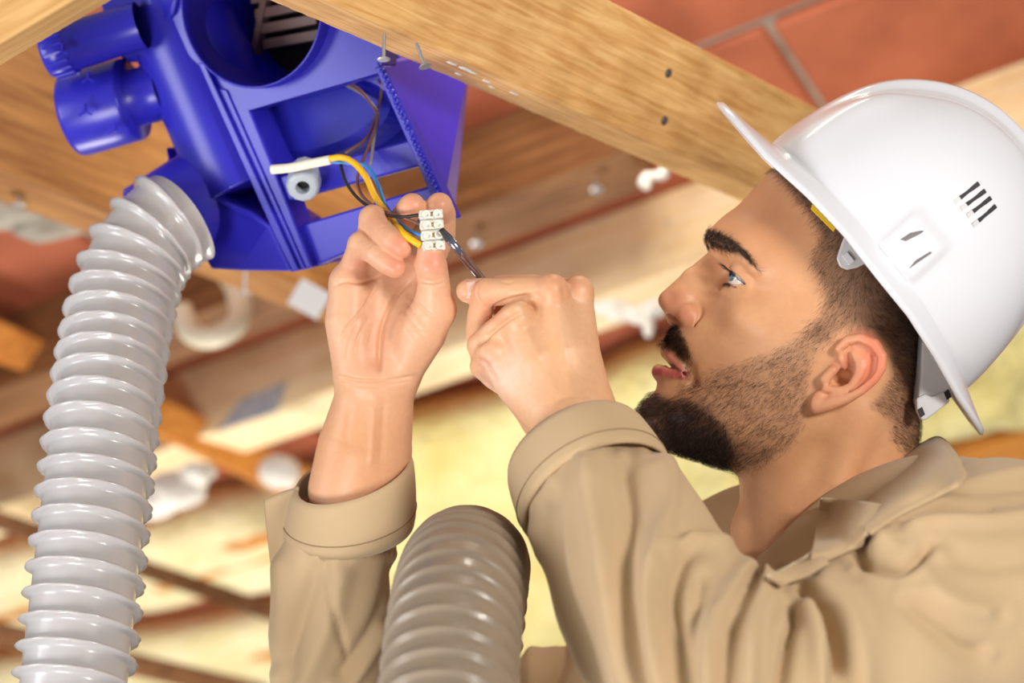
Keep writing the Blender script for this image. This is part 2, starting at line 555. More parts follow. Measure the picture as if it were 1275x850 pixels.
RH = 0.150                                                # rafter height below the tiles
def rafter(px, py, u0, u1, width, m, label, h=RH, jag=0.0, seed=0):
    """rafter whose lower near edge passes the photo pixel; u0,u1 its ends along the slope direction"""
    _, v = uv(hit(px, py, h))
    a = RO + RU * u0 + RV * v + RN * h
    V, Fs = rough_box(a, RU * (u1 - u0), RV * width, -RN * (h + 0.0), 24, jag, seed)
    o = mk('roof_rafter', V, Fs, m, smooth=False)
    bevel(o, 0.004, 2)
    return tag(o, label, 'rafter')

uD0 = -3.0; uD1 = uv(hit(792, 200, RH))[0]
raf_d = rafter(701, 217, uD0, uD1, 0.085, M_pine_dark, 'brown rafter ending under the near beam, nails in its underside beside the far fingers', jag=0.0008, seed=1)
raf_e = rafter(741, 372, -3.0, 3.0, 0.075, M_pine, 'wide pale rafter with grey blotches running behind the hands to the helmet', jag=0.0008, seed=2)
raf_f = rafter(800, 512, -3.4, 3.0, 0.085, M_orange, 'orange blurred rafter behind the chin and below the pale rafter', h=0.10, jag=0.001, seed=3)
raf_g = rafter(260, 835, -3.4, 3.0, 0.09, M_orange, 'lowest orange rafter crossing behind the ribbed hose', h=0.10, jag=0.001, seed=4)
for (px, py) in ((592, 296), (741, 228)):
    nail(raf_d, hit(px, py - 6, RH + 0.002), RN + np.array([0.1, 0, 0]), 0.020, 0.0018, 0.008)

# ---- long ties below the rafters, running down to the right
def tie(p0, p1, hv, wv, m, label, jag=0.0, seed=0, name='ceiling_joist', nseg=60):
    V, Fs = rough_box(p0, p1 - p0, wv, hv, nseg, jag, seed)
    o = mk(name, V, Fs, m, smooth=False); bevel(o, 0.0025, 2)
    return tag(o, label, 'beam')

A0, A1 = cp(300, -46, 1.42), cp(1010, 266, 2.02)
AD = A1 - A0
M_beamA = wood_mat('sawn_pine_near', srgb(242, 198, 134), srgb(206, 150, 84), 2.2, 0.6, None, wdir(unit(AD)))
hA = unit(np.array([0.30, 0.93, 0.10]) - unit(AD) * np.dot(unit(AD), [0.30, 0.93, 0.10])) * 0.098
wA = unit(np.cross(unit(AD), unit(hA))); wA = (wA if wA[2] < 0 else -wA) * 0.062
wA = wA + unit(hA) * (-0.012)
joist_a = tie(A0 - AD * 0.25, A1 + AD * 0.15, hA, wA, M_beamA, 'near rough-sawn pine beam crossing above the hands toward the helmet peak', jag=0.0016, seed=5, nseg=140)
for (px, py, s) in ((478, 58, 0), (524, 68, 1)):
    p = cp(px, py, 1.53)
    nail(joist_a, p, (0.0, -1, 0.25) if s == 0 else (0.35, -0.9, 0.3), 0.010, 0.0014, 0.0052)
M_dark_metal = mat('dark_bolt_steel', srgb(96, 90, 88), 0.5, metal=0.4)
nA = unit(np.cross(AD, hA)); nA = nA if nA[2] > 0 else -nA
def side_a(px, py):
    r = cp(px, py, 1.0); return r * (np.dot(A0, nA) / np.dot(r, nA))
for (px, py) in ((832, 91), (827, 150)):
    v, f = lathe(side_a(px, py), nA, [(-0.002, 0.0042), (0.0008, 0.0042), (0.0014, 0.0034), (0.0014, 0.0001)], 16); mk('bolt_head', v, f, M_dark_metal, joist_a)
M_speck = mat('plaster_speck', srgb(240, 238, 232), 0.8)  # white plaster specks on the beam's underside
for k, (px, py, s) in enumerate(((563, 79, 1.0), (580, 86, 1.3), (588, 90, 0.9), (571, 92, 0.7), (606, 101, 0.8), (640, 116, 0.9), (612, 108, 0.6))):
    c = side_a(px, py - 8) - unit(hA) * 0.006 + nA * 0.0
    r = cp(px, py, 1.0); bn = unit(np.cross(AD, wA)); bn = bn if bn[1] < 0 else -bn
    c = r * (np.dot(A0, bn) / np.dot(r, bn))
    v, f = lathe(c, bn, [(-0.001, 0.0035 * s), (0.0004, 0.0032 * s), (0.0007, 0.0018 * s), (0.0007, 0.0001)], 9)
    v = v + unit(AD) * np.outer((v - c) @ unit(AD), [1, 1, 1]) * 0.9
    mk('plaster_speck', v, f, M_speck, joist_a)

C0, C1 = cp(-140, 158, 2.05), cp(470, 392, 2.5)
CD = C1 - C0
M_beamC = wood_mat('pine_behind_unit', srgb(200, 144, 84), srgb(146, 94, 48), 1.0, 0.6, None, wdir(unit(CD)))  # brown pine, darkened to carry the joist's shade in its colour
hC = unit(np.array([0.12, 0.97, -0.2]) - unit(CD) * np.dot(unit(CD), [0.12, 0.97, -0.2])) * 0.15
wC = np.cross(unit(CD), unit(hC)); wC = (wC if wC[2] < 0 else -wC) * 0.07 - unit(hC) * 0.012
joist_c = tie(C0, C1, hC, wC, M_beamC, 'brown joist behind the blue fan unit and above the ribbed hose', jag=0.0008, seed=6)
for (px, py) in ((24, 238), (305, 348)):
    nail(joist_c, cp(px, py, 2.2 + 0.1 * (px > 100)), (0, -1, 0.2), 0.016, 0.002, 0.009)

# top-left timber end close to the lens
G0, G1 = cp(-60, 90, 1.46), cp(190, -58, 1.40)
GD = G1 - G0
M_beamG = wood_mat('sawn_pine_corner', srgb(230, 188, 126), srgb(190, 140, 78), 1.0, 0.7, None, wdir(unit(GD)))
hG = unit(np.array([-0.5, 0.85, -0.05]) - unit(GD) * np.dot(unit(GD), [-0.5, 0.85, -0.05])) * 0.10
wG = np.cross(unit(GD), unit(hG)); wG = (wG if wG[2] < 0 else -wG) * 0.05
joist_g = tie(G0, G1, hG, wG, M_beamG, 'pale rough-sawn timber end at the upper left corner beside the blue cap', jag=0.0009, seed=7)

# blurred battens low in the picture, parallel to the ties
def batten(x0, y0, x1, y1, d0, d1, h, w, m, label, seed):
    p0, p1 = cp(x0, y0, d0), cp(x1, y1, d1); D = unit(p1 - p0)
    hv = unit(np.array([0.1, 1, -0.1]) - D * np.dot(D, [0.1, 1, -0.1])) * h
    wv = np.cross(D, unit(hv)); wv = (wv if wv[2] < 0 else -wv) * w
    return tie(p0, p1, hv, wv, m, label, 0.001, seed, 'ceiling_batten', 20)

batten(-60, 420, 470, 668, 3.0, 3.3, 0.055, 0.05, M_orange, 'orange batten behind the upper half of the ribbed hose', 8)
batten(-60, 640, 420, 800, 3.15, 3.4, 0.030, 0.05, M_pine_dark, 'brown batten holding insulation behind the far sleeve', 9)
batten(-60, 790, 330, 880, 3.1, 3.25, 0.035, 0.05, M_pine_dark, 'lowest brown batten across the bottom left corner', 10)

# ---- mineral wool pushed between the rafters
def wool(name, corner_px, thick, m, label, seed, off=0.12, nu=46, nv=24, amp=0.02):
    """lumpy slab between four photo pixels on the plane lowered by off"""
    Q = [hit(px, py, off) for px, py in corner_px]
    rg = np.random.default_rng(seed); k = rg.normal(0, 1, (10, 2)) * 3.2; ph = rg.uniform(0, 6.28, 10)
    def bump(a, b): return sum(math.sin(k[i, 0] * a * 3 + k[i, 1] * b * 3 + ph[i]) for i in range(10)) / 5
    V = []; Fs = []
    for i in range(nu + 1):
        for j in range(nv + 1):
            a, b = i / nu, j / nv
            p = (Q[0] * (1 - a) + Q[1] * a) * (1 - b) + (Q[3] * (1 - a) + Q[2] * a) * b
            e = min(a, 1 - a, b, 1 - b) * 8; e = min(1, e)
            V.append(p + RN * (amp * bump(a, b) + rg.normal(0, 0.002)) * e - RN * (thick * 0.5 * (1 - e) ** 2) + RV * 0.012 * bump(b, a * 2))
    n = len(V)
    V += [v - RN * thick for v in V]
    W = nv + 1
    for i in range(nu):
        for j in range(nv):
            q = (i * W + j, (i + 1) * W + j, (i + 1) * W + j + 1, i * W + j + 1)
            Fs.append(q); Fs.append(tuple(x + n for x in q[::-1]))
    for i in range(nu):
        for j in (0, nv):
            q = (i * W + j, i * W + j + n, (i + 1) * W + j + n, (i + 1) * W + j); Fs.append(q if j == 0 else q[::-1])
    for j in range(nv):
        for i in (0, nu):
            q = (i * W + j, i * W + j + 1, i * W + j + 1 + n, i * W + j + n); Fs.append(q if i == 0 else q[::-1])
    o = mk(name, V, Fs, m)
    return tag(o, label, 'insulation')

wool('insulation_batt', [(455, 575), (1010, 440), (1100, 760), (430, 940)], 0.06, M_wool, 'yellow mineral wool batt seen between the two sleeves', 21)
wool('insulation_batt', [(1060, 470), (1420, 350), (1420, 500), (1090, 590)], 0.06, M_wool, 'yellow mineral wool batt showing below the back of the helmet', 22)
wool('insulation_batt', [(-120, 740), (430, 620), (430, 725), (-160, 845)], 0.06, M_wool_pale, 'pale yellow wool batt between hose and far sleeve, upper of the two', 23, off=0.10)
wool('insulation_batt', [(-200, 890), (430, 775), (430, 890), (-200, 1000)], 0.06, M_wool_pale, 'pale wool batt at the bottom left corner behind the ribbed hose', 24, off=0.10)

# white plaster squeezed out along the pale rafter and pale loop of conduit
def blob(name, px, py, d, r, seed, parent=None, m=None, label=None, cat=None):
    rg = np.random.default_rng(seed); bm = bmesh.new()
    bmesh.ops.create_icosphere(bm, subdivisions=3, radius=1.0)
    V = np.array([v.co[:] for v in bm.verts]); Fs = [tuple(v.index for v in f.verts) for f in bm.faces]; bm.free()
    k = rg.normal(0, 2.4, (8, 3)); ph = rg.uniform(0, 6.28, 8)
    V = V * (1 + 0.13 * np.sin(V @ k.T + ph).sum(axis=1, keepdims=True) / 1.6)
    V = V * np.array(r)[None] + cp(px, py, d)
    return tag(mk(name, V, Fs, m or M_white_plaster, parent), label, cat)

pl = thing('plaster_smear', hit(780, 385, 0.15), 'white plaster squeezed out below the pale rafter in front of the nose', 'plaster')
for i, (px, py, rx, ry) in enumerate(((757, 383, 0.03, 0.010), (790, 390, 0.022, 0.014), (812, 384, 0.02, 0.012), (806, 402, 0.008, 0.016), (768, 392, 0.018, 0.009))):
    blob('plaster_lump', px, py, 2.62, (rx, ry, 0.015), 30 + i, pl)
pl2 = thing('plaster_smear', hit(225, 620, 0.10), 'white plaster patch on the battens between hose and far sleeve', 'plaster')
for i, (px, py, rx, ry) in enumerate(((215, 612, 0.05, 0.03), (245, 590, 0.03, 0.02), (350, 590, 0.03, 0.028), (190, 630, 0.03, 0.02))):
    blob('plaster_lump', px, py, 3.05, (rx, ry, 0.02), 40 + i, pl2)
pl4 = thing('plaster_smear', hit(40, 275, 0.02), 'pale mortar smear on the tiles at the left edge above the hose', 'plaster')
for i, (px, py, rx, ry) in enumerate(((20, 268, 0.06, 0.018), (62, 284, 0.05, 0.016))):
    blob('plaster_lump', px, py, 2.62, (rx, ry, 0.012), 60 + i, pl4, M_mortar)
pl3 = thing('plaster_smear', hit(805, 214, 0.15), 'small white mortar lump where the brown rafter ends under the near beam', 'plaster')
for i, (px, py, rx, ry) in enumerate(((803, 226, 0.008, 0.012), (820, 218, 0.012, 0.006), (826, 210, 0.006, 0.008))):
    blob('plaster_lump', px, py, 2.35, (rx, ry, 0.008), 46 + i, pl3)
M_conduit = mat('beige_conduit', srgb(226, 216, 192), 0.5)
P = catmull([cp(225, 385, 2.75), cp(240, 415, 2.72), cp(272, 418, 2.7), cp(298, 395, 2.72), cp(292, 355, 2.78), cp(268, 320, 2.85), cp(255, 290, 2.95)], 8)
V, Fs = tube(P, 0.016, 12)
tag(mk('conduit', V, Fs, M_conduit), 'beige loop of conduit behind the ribbed hose under the blue unit', 'conduit')
M_label = mat('grey_print', srgb(190, 198, 206), 0.8, noise=(60, 0.7, srgb(140, 150, 165)))
_, vE = uv(hit(741, 372, RH))
def side_e(px, py):
    """point on the near side face of the pale rafter"""
    r = cp(px, py, 1.0); o = RO + RV * (vE - 0.0015)
    return r * (np.dot(o, RV) / np.dot(r, RV))
V, Fs = prism([side_e(*q) for q in ((268, 538), (345, 512), (357, 474), (300, 497))], RV * 0.002)
mk('printed_label', V, Fs, M_label, raf_e, smooth=False)['label'] = 'grey printed stamp'
V, Fs = prism([side_e(*q) for q in ((372, 372), (398, 384), (412, 362), (388, 352))], RV * 0.002)
M_bracket = mat('bracket_steel', srgb(214, 212, 214), 0.45, metal=0.5)
P0 = cp(385, 372, 2.4)
V, Fs = box_c(P0, np.array([0.018, -0.010, 0]), np.array([0.010, 0.015, 0.01]), np.array([0, 0, 0.002]))
tag(bevel(mk('joist_hanger', V, Fs, M_bracket, smooth=False), 0.001), 'pale steel joist hanger plate left of the palm', 'bracket')
# ------------------------------------------------------------------ the worker: head and neck
D0 = 1.62                                                  # distance of the head's mid plane


def H(px, py, w=0.0): return cp(px, py, D0 - w / 1000.0)   # w: millimetres out from the mid plane towards the lens
def Hm(px, py, w):                                         # the same point on the far side of the head
    p = H(px, py, w); p[2] = -D0 - w / 1000.0; return p


EDGE = [(963, 212), (940, 233), (917, 257), (896, 273), (886, 284), (883, 294), (887, 306), (896, 319), (896, 335), (886, 355),
        (872, 375), (858, 390), (846, 402), (835, 412), (831, 424), (833, 440), (838, 454), (827, 462), (819, 472), (817, 483),
        (810, 497), (805, 512), (804, 527), (812, 545), (826, 556), (845, 563), (872, 571), (905, 582),
        (960, 596), (1010, 600), (1060, 592), (1105, 575), (1132, 552), (1140, 530), (1144, 490), (1149, 440), (1158, 390), (1158, 335),
        (1142, 278), (1104, 232), (1050, 206), (1005, 200)]
INNER = [(900, 305, 30), (917, 311, 41), (930, 322, 47), (945, 340, 53), (905, 290, 30), (925, 285, 42), (955, 300, 55),
         (960, 250, 38), (985, 262, 52), (1000, 300, 64), (1040, 300, 71), (985, 345, 64), (1030, 370, 70), (1030, 240, 58),
         (1070, 260, 68), (1100, 300, 74), (1115, 360, 74), (1090, 420, 74), (1130, 400, 58), (1125, 300, 60), (1050, 330, 74), (1060, 420, 73),
         (922, 345, 34), (945, 362, 50), (905, 348, 22), (905, 332, 18), (960, 345, 57),
         (905, 380, 39), (888, 402, 33), (876, 420, 33), (930, 398, 53), (960, 390, 61), (1000, 400, 68), (1035, 430, 71), (925, 370, 47.5),
         (900, 440, 44), (930, 450, 53), (970, 460, 60), (1010, 470, 67), (865, 400, 22),
         (848, 420, 21), (860, 438, 29), (856, 466, 27), (872, 470, 36), (892, 485, 44), (840, 480, 22),
         (838, 500, 25), (825, 520, 21), (828, 540, 18), (850, 530, 34), (850, 552, 24), (880, 540, 43), (890, 566, 28), (920, 540, 52), (925, 572, 36), (960, 532, 59), (992, 522, 64),
         (965, 572, 48), (1000, 560, 55), (1060, 500, 69), (1100, 500, 60), (1120, 530, 40), (1080, 550, 54), (1030, 540, 63)]
_P = np.array([H(x, y)[:2] for x, y in EDGE] + [H(x, y, w)[:2] for x, y, w in INNER])
_g = np.array([0.0] * len(EDGE) + [(w / 1000.0) ** 2 for _, _, w in INNER])


def tps(P, g, lam=0.0):
    n = len(P); r = np.linalg.norm(P[:, None] - P[None], axis=2)
    K = np.where(r > 0, r * r * np.log(r + 1e-12), 0) + lam * np.eye(n)
    A = np.zeros((n + 3, n + 3)); A[:n, :n] = K; A[:n, n] = 1; A[:n, n + 1:] = P; A[n, :n] = 1; A[n + 1:, :n] = P.T
    w = np.linalg.solve(A, np.concatenate([g, [0, 0, 0]]))
    def ev(X):
        r = np.linalg.norm(X[:, None] - P[None], axis=2)
        return np.where(r > 0, r * r * np.log(r + 1e-12), 0) @ w[:n] + w[n] + X @ w[n + 1:]
    return ev

head_g = tps(_P, _g, 2e-6)
hl = 0.00095
G = Grid((H(795, 0)[0] - 0.004, H(0, 790)[1], -D0 - 0.099), (H(1185, 0)[0], H(0, 188)[1], -D0 + 0.099), hl)
xx, yy = np.meshgrid(G.ax[0], G.ax[1], indexing='ij')
gg = head_g(np.stack([xx.ravel(), yy.ravel()], axis=1)).reshape(xx.shape)
gx, gy = np.gradient(gg, hl)
W2 = (G.ax[2] + D0) ** 2
num = W2[None, None, :] - gg[:, :, None]
den = np.sqrt((gx ** 2 + gy ** 2)[:, :, None] + 4 * W2[None, None, :]) + 0.004
G.f[:] = np.clip(num / den, -0.05, 0.05)
del num, den


def both(fn, pts, *a, **k):
    """apply a chain on the near and on the mirrored far side; pts rows (px,py,w,r)"""
    P = [H(*p[:3]) for p in pts]
    for side in (1, -1):
        Q = [np.array([p[0], p[1], p[2] if side == 1 else -2 * D0 - p[2]]) for p in P]
        G.poly(Q, [p[3] / 1000 for p in pts], *a, **k)


def bell(c, axes, radii, k=0.0, op='add'):
    c = H(*c)
    G.ell(c, axes, radii, k, op)
    m = np.array([1, 1, -1.0])
    G.ell(np.array([c[0], c[1], -2 * D0 - c[2]]), [np.asarray(a) * m for a in axes], radii, k, op)

FWD = np.array([-0.94, 0.34, 0.0]); DWN = np.array([-0.34, -0.94, 0.0]); LAT = np.array([0, 0, 1.0])
# neck
G.cone(H(1003, 575), H(1015, 800), 0.054, 0.058, 0.010)
G.cone(H(1068, 545), H(1070, 800), 0.046, 0.060, 0.014)
both(G.cone, [(1070, 515, 50, 13), (1040, 600, 50, 12), (985, 700, 30, 10), (950, 760, 14, 9)], 0.014)
both(G.cone, [(935, 660, 0, 9), (945, 760, 4, 9)], 0.02)
# brow ridge, cheek bone
both(G.cone, [(893, 297, 6, 6), (903, 303, 24, 6), (922, 314, 40, 6), (938, 332, 48, 5)], 0.008)
bell((948, 402, 42), [FWD, DWN, LAT], [22, 12, 14], 0.016)
# eye sockets and lids
EYE = H(925, 346, 33)
bell((908, 350, 22), [FWD, DWN, LAT], [9, 8, 10], 0.008, 'sub')
for side in (1, -1):
    c = EYE.copy(); c[2] = c[2] if side == 1 else -2 * D0 - c[2]
    sl, X, Y, Z = G.sub_box(c - 0.016, c + 0.016, 0.006)
    r = np.sqrt((X - c[0]) ** 2 + (Y - c[1]) ** 2 + (Z - c[2]) ** 2)
    o = H(931, 356, 33)
    def half(a, b, sgn):
        p, q = H(*a, 33), H(*b, 33); n = np.array([-(q - p)[1], (q - p)[0]]); n = n / np.linalg.norm(n) * sgn
        return (X - p[0]) * n[0] + (Y - p[1]) * n[1] + 0 * Z
    up = np.maximum(r - 0.0141, half((901, 329), (930, 356), -1))
    lo = np.maximum(r - 0.0132, half((901, 353), (930, 356), 1))
    ball = r - 0.0118
    G.put(sl, smin(up, lo, 0.0005), 0.0035, 'add')
    # clear the opening between the lids
    op = np.maximum(np.maximum(r - 0.0150, 0.0108 - r), np.maximum(-half((901, 329), (930, 356), -1), -half((901, 353), (930, 356), 1)))
    op = np.maximum(op, X - c[0] - 0.003)
    G.put(sl, op, 0.0006, 'sub')
both(G.cone, [(909, 322, 32, 1.4), (922, 334, 43, 1.6), (934, 354, 46, 1.2)], 0.003)       # lid fold
both(G.cone, [(908, 324, 40, 1.0), (917, 329, 45, 1.2), (926, 340, 48, 1.2), (934, 354, 49, 0.8)], 0.002, 'sub')
both(G.cone, [(903, 362, 30, 2.2), (916, 366, 38, 2.2), (930, 364, 44, 1.8)], 0.008)       # lower lid bag
# nose
G.cone(H(892, 318), H(861, 346), 0.0062, 0.0072, 0.006)
G.cone(H(861, 346), H(833, 374), 0.0072, 0.0088, 0.004)
G.cone(H(901, 335), H(868, 376), 0.009, 0.013, 0.012)
both(G.cone, [(852, 372, 5, 9), (846, 386, 7, 8)], 0.006)
bell((858, 393, 14.5), [FWD, DWN, LAT], [9.5, 9, 6.5], 0.004)
both(G.cone, [(836, 384, 4, 6), (838, 398, 2, 4)], 0.004)
both(G.cone, [(870, 374, 17, 1.2), (873, 392, 21, 1.6), (866, 408, 22, 1.4)], 0.003, 'sub')
both(G.cone, [(833.5, 393, 6.5, 2.6), (844, 395, 7.5, 3.6)], 0.0015, 'sub')
# lips and mouth slit
both(G.cone, [(832, 438, 0, 5.2), (836, 444, 11, 4.6), (844, 454, 19, 3.2), (852, 464, 25.5, 2.0)], 0.005)
both(G.cone, [(826, 429, 2.5, 2.2), (838, 436, 10, 2.0), (850, 455, 22, 1.6)], 0.004)
both(G.cone, [(822, 463, 0, 6.0), (829, 465, 11, 5.4), (841, 466.5, 19, 3.8), (852, 467, 25, 2.0)], 0.004)
both(G.cone, [(824, 452, 0, 1.8), (834, 453.5, 11, 1.8), (845, 461, 20, 1.3), (854, 466.5, 27, 0.8)], 0.0015, 'sub')
both(G.cone, [(858, 462, 31, 2.4), (862, 476, 32, 2.4)], 0.008, 'sub')
bell((818, 528, 0), [FWD, DWN, LAT], [12, 15, 18], 0.014)
# ear
EAX = unit(np.array([0.70, 0.71, 0.0])); ENR = unit(np.array([-0.42, -0.05, 0.9])); EAY = np.cross(ENR, EAX)
EAX = unit(EAX - ENR * np.dot(EAX, ENR)); EAY = np.cross(ENR, EAX)
G.ell(H(1060, 464, 76), [EAX, EAY, ENR], [33, 18, 5.5], 0.005)
em = np.array([1, 1, -1.0])
c = H(1060, 464, 76); G.ell(np.array([c[0], c[1], -2 * D0 - c[2]]), [EAX * em, EAY * em, ENR * em], [33, 18, 5.5], 0.005)
RIM = [(1050, 446, 76, 2.6), (1044, 434, 78, 3.2), (1056, 423, 81, 3.8), (1072, 421, 85, 4.2), (1088, 428, 88, 4.4), (1097.5, 443, 91, 4.3), (1097, 458, 91, 4.0),
       (1088, 472, 89, 3.8), (1072, 486, 86, 3.8), (1053, 496, 82, 4.2), (1032, 503, 78, 5.2), (1017, 507, 74, 5.4)]
both(G.cone, RIM, 0.0025)
both(G.cone, [(1076, 462, 80, 6), (1064, 478, 78, 6), (1040, 494, 74, 6)], 0.004)
both(G.cone, [(1058, 464, 83, 8.0), (1052, 472, 79, 9.5), (1043, 472, 75, 7.0)], 0.002, 'sub')
both(G.cone, [(1050, 470, 72, 6.0), (1044, 470, 66, 4.0)], 0.002, 'sub')
both(G.cone, [(1056.5, 443, 80, 3.2), (1059, 456, 80, 5.0)], 0.0015, 'sub')
both(G.cone, [(1068, 432, 86, 3.8), (1077, 436, 88, 3.4)], 0.0015, 'sub')
both(G.cone, [(1087, 446, 90, 4.0), (1085, 460, 89, 4.2), (1076, 474, 86, 3.2), (1058, 489, 83, 2.0)], 0.0015, 'sub')
both(G.cone, [(1064, 440, 81, 2.4), (1071, 451, 83, 3.6), (1069, 466, 83, 3.6), (1060, 481, 81, 3.4), (1046, 487, 79, 3.2)], 0.0025)
both(G.cone, [(1028, 484, 77, 3.0), (1043, 486, 79, 2.8)], 0.0025)
both(G.cone, [(1027, 472, 75, 4.2), (1037, 461, 76, 3.6)], 0.004)
both(G.cone, [(1047, 447, 78, 2.2), (1052, 458, 77, 1.6)], 0.002)
both(G.cone, [(1016, 500, 73, 5.6), (1020, 494, 73, 5)], 0.004)
both(G.cone, [(1003, 488, 72, 2.6), (1001, 504, 71, 3.2)], 0.006, 'sub')

headV, headQ = G.mesh()
headV = smooth_mesh(headV, headQ, 1, 0.4)
del G
headN = vnormals(headV, headQ)
# photo coordinates of every head vertex; the far half is mirrored so that both sides carry the same marks
mv = headV.copy(); mv[:, 2] = -D0 + np.abs(mv[:, 2] + D0)
hp = pix(mv); hw = np.abs(headV[:, 2] + D0) * 1000


def mask(poly, soft=6): return 1 - smoothstep(-soft, soft, in_poly(hp, poly))

SKIN = srgb(224, 170, 126)
hc = np.tile(SKIN, (len(headV), 1))
def tint(m, c, a):
    global hc
    t = (np.clip(m, 0, 1) * a)[:, None]; hc = hc * (1 - t) + np.asarray(c)[None] * t

nz = (np.sin(hp[:, 0] * 0.11 + 2) * np.sin(hp[:, 1] * 0.13) + np.sin(hp[:, 0] * 0.05 + hp[:, 1] * 0.07)) * 0.5
tint(0.5 + 0.5 * nz, srgb(210, 152, 110), 0.5)
tint(np.exp(-(np.hypot(hp[:, 0] - 950, hp[:, 1] - 270) / 60) ** 2), srgb(188, 126, 86), 0.6)       # forehead darkened to paint the shade below the helmet
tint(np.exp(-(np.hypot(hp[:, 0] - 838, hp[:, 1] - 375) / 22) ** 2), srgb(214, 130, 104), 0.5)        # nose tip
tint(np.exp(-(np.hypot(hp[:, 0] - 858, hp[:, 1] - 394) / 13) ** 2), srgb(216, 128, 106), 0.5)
tint(np.exp(-(np.hypot(hp[:, 0] - 880, hp[:, 1] - 338) / 14) ** 2), srgb(176, 112, 74), 0.5)         # painted shade on the side of the nose root
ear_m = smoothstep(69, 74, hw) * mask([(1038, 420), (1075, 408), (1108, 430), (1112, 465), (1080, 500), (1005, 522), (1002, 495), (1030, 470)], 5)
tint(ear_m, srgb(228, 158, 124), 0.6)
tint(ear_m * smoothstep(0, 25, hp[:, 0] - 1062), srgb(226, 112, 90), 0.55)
tint(ear_m * np.exp(-(np.hypot(hp[:, 0] - 1052, hp[:, 1] - 462) / 13) ** 2), srgb(170, 84, 60), 0.6)  # hollow of the ear tinted dark red to paint its shade
lipU = [(833, 440), (838, 446), (846, 456), (853, 465)]; lipL = [(816, 462), (825, 463), (838, 464.5), (852, 466.5)]
ld = np.minimum(seg_dist(hp, lipU) - 3.5, seg_dist(hp, lipL) - 6)
tint((1 - smoothstep(-1, 2.5, ld)) * (hw < 27), srgb(206, 124, 110), 0.85)
tint((1 - smoothstep(-3, 1.5, seg_dist(hp, lipL) - 5)) * (hw < 27), srgb(188, 84, 82), 0.8)
inm = (1 - smoothstep(0.5, 3, seg_dist(hp, [(830, 452.5), (838, 455), (847, 461.5), (853, 466)])))
tint(inm * (hw < 26), srgb(90, 40, 36), 0.8)
# hair and beard regions
BEARD = [(835, 545), (808, 553), (792, 530), (796, 508), (814, 494), (835, 500), (846, 492), (852, 474), (868, 470), (886, 462), (925, 452), (960, 440), (990, 424), (1012, 400), (1030, 402),
         (1036, 424), (1012, 445), (1004, 476), (1002, 505), (1000, 530), (985, 552), (950, 578), (905, 594), (850, 576)]
DENSE = [(808, 556), (790, 530), (794, 506), (816, 490), (838, 498), (858, 500), (882, 510), (905, 535), (915, 570), (900, 592), (850, 576)]
STUB = [(845, 478), (870, 474), (915, 478), (955, 470), (985, 480), (990, 530), (950, 575), (905, 590), (880, 560), (860, 500)]
MOUST = [(830, 405), (843, 405), (852, 422), (859, 440), (861, 466), (855, 470), (851, 454), (840, 436), (823, 431), (818, 417)]
SCALP = [(960, 205), (1010, 268), (1022, 292), (1012, 330), (1030, 362), (1022, 392), (1004, 420), (1030, 424), (1048, 408), (1085, 410), (1110, 434), (1110, 470), (1085, 505), (1108, 520), (1110, 545),
         (1128, 566), (1160, 566), (1300, 500), (1300, 100), (960, 100)]
FADE = [(985, 275), (1030, 350), (1010, 420), (1050, 408), (1110, 436), (1090, 500), (1115, 545), (1140, 566), (1110, 480), (1120, 430), (1085, 390), (1060, 350), (1030, 300)]
BROW = [(879, 296), (881, 286), (893, 289), (915, 300), (930, 313), (946, 338), (935, 328), (920, 315), (897, 310), (885, 304)]
beard_m = mask(BEARD, 9); dense_m = mask(DENSE, 9); moust_m = mask(MOUST, 4) * (hw < 36); scalp_m = mask(SCALP, 8); brow_m = mask(BROW, 2.0)
not_ear = 1 - ear_m
tint(beard_m, srgb(164, 124, 98), 0.45)
tint(dense_m, srgb(66, 50, 42), 0.9)
tint(moust_m * (1 - 0.6 * smoothstep(425, 455, hp[:, 1])), srgb(76, 56, 46), 0.8)
dark_m = scalp_m * smoothstep(0, 75, in_poly(hp, [(940, 180), (1034, 300), (1090, 395), (1150, 470), (1160, 560), (1400, 500), (1400, 0), (940, 0)]) * -1 + 45)
tint(scalp_m * not_ear, srgb(128, 96, 76), 0.55)
tint(dark_m * not_ear, srgb(44, 36, 32), 0.85)
tint(brow_m, srgb(60, 44, 36), 0.85)

M_skin = mat('skin', SKIN, 0.41, attr=True, sub=0.12, noise=(220, 0.16, srgb(196, 134, 104)), bump=(900, 0.22, 0.0006), spec=0.42)


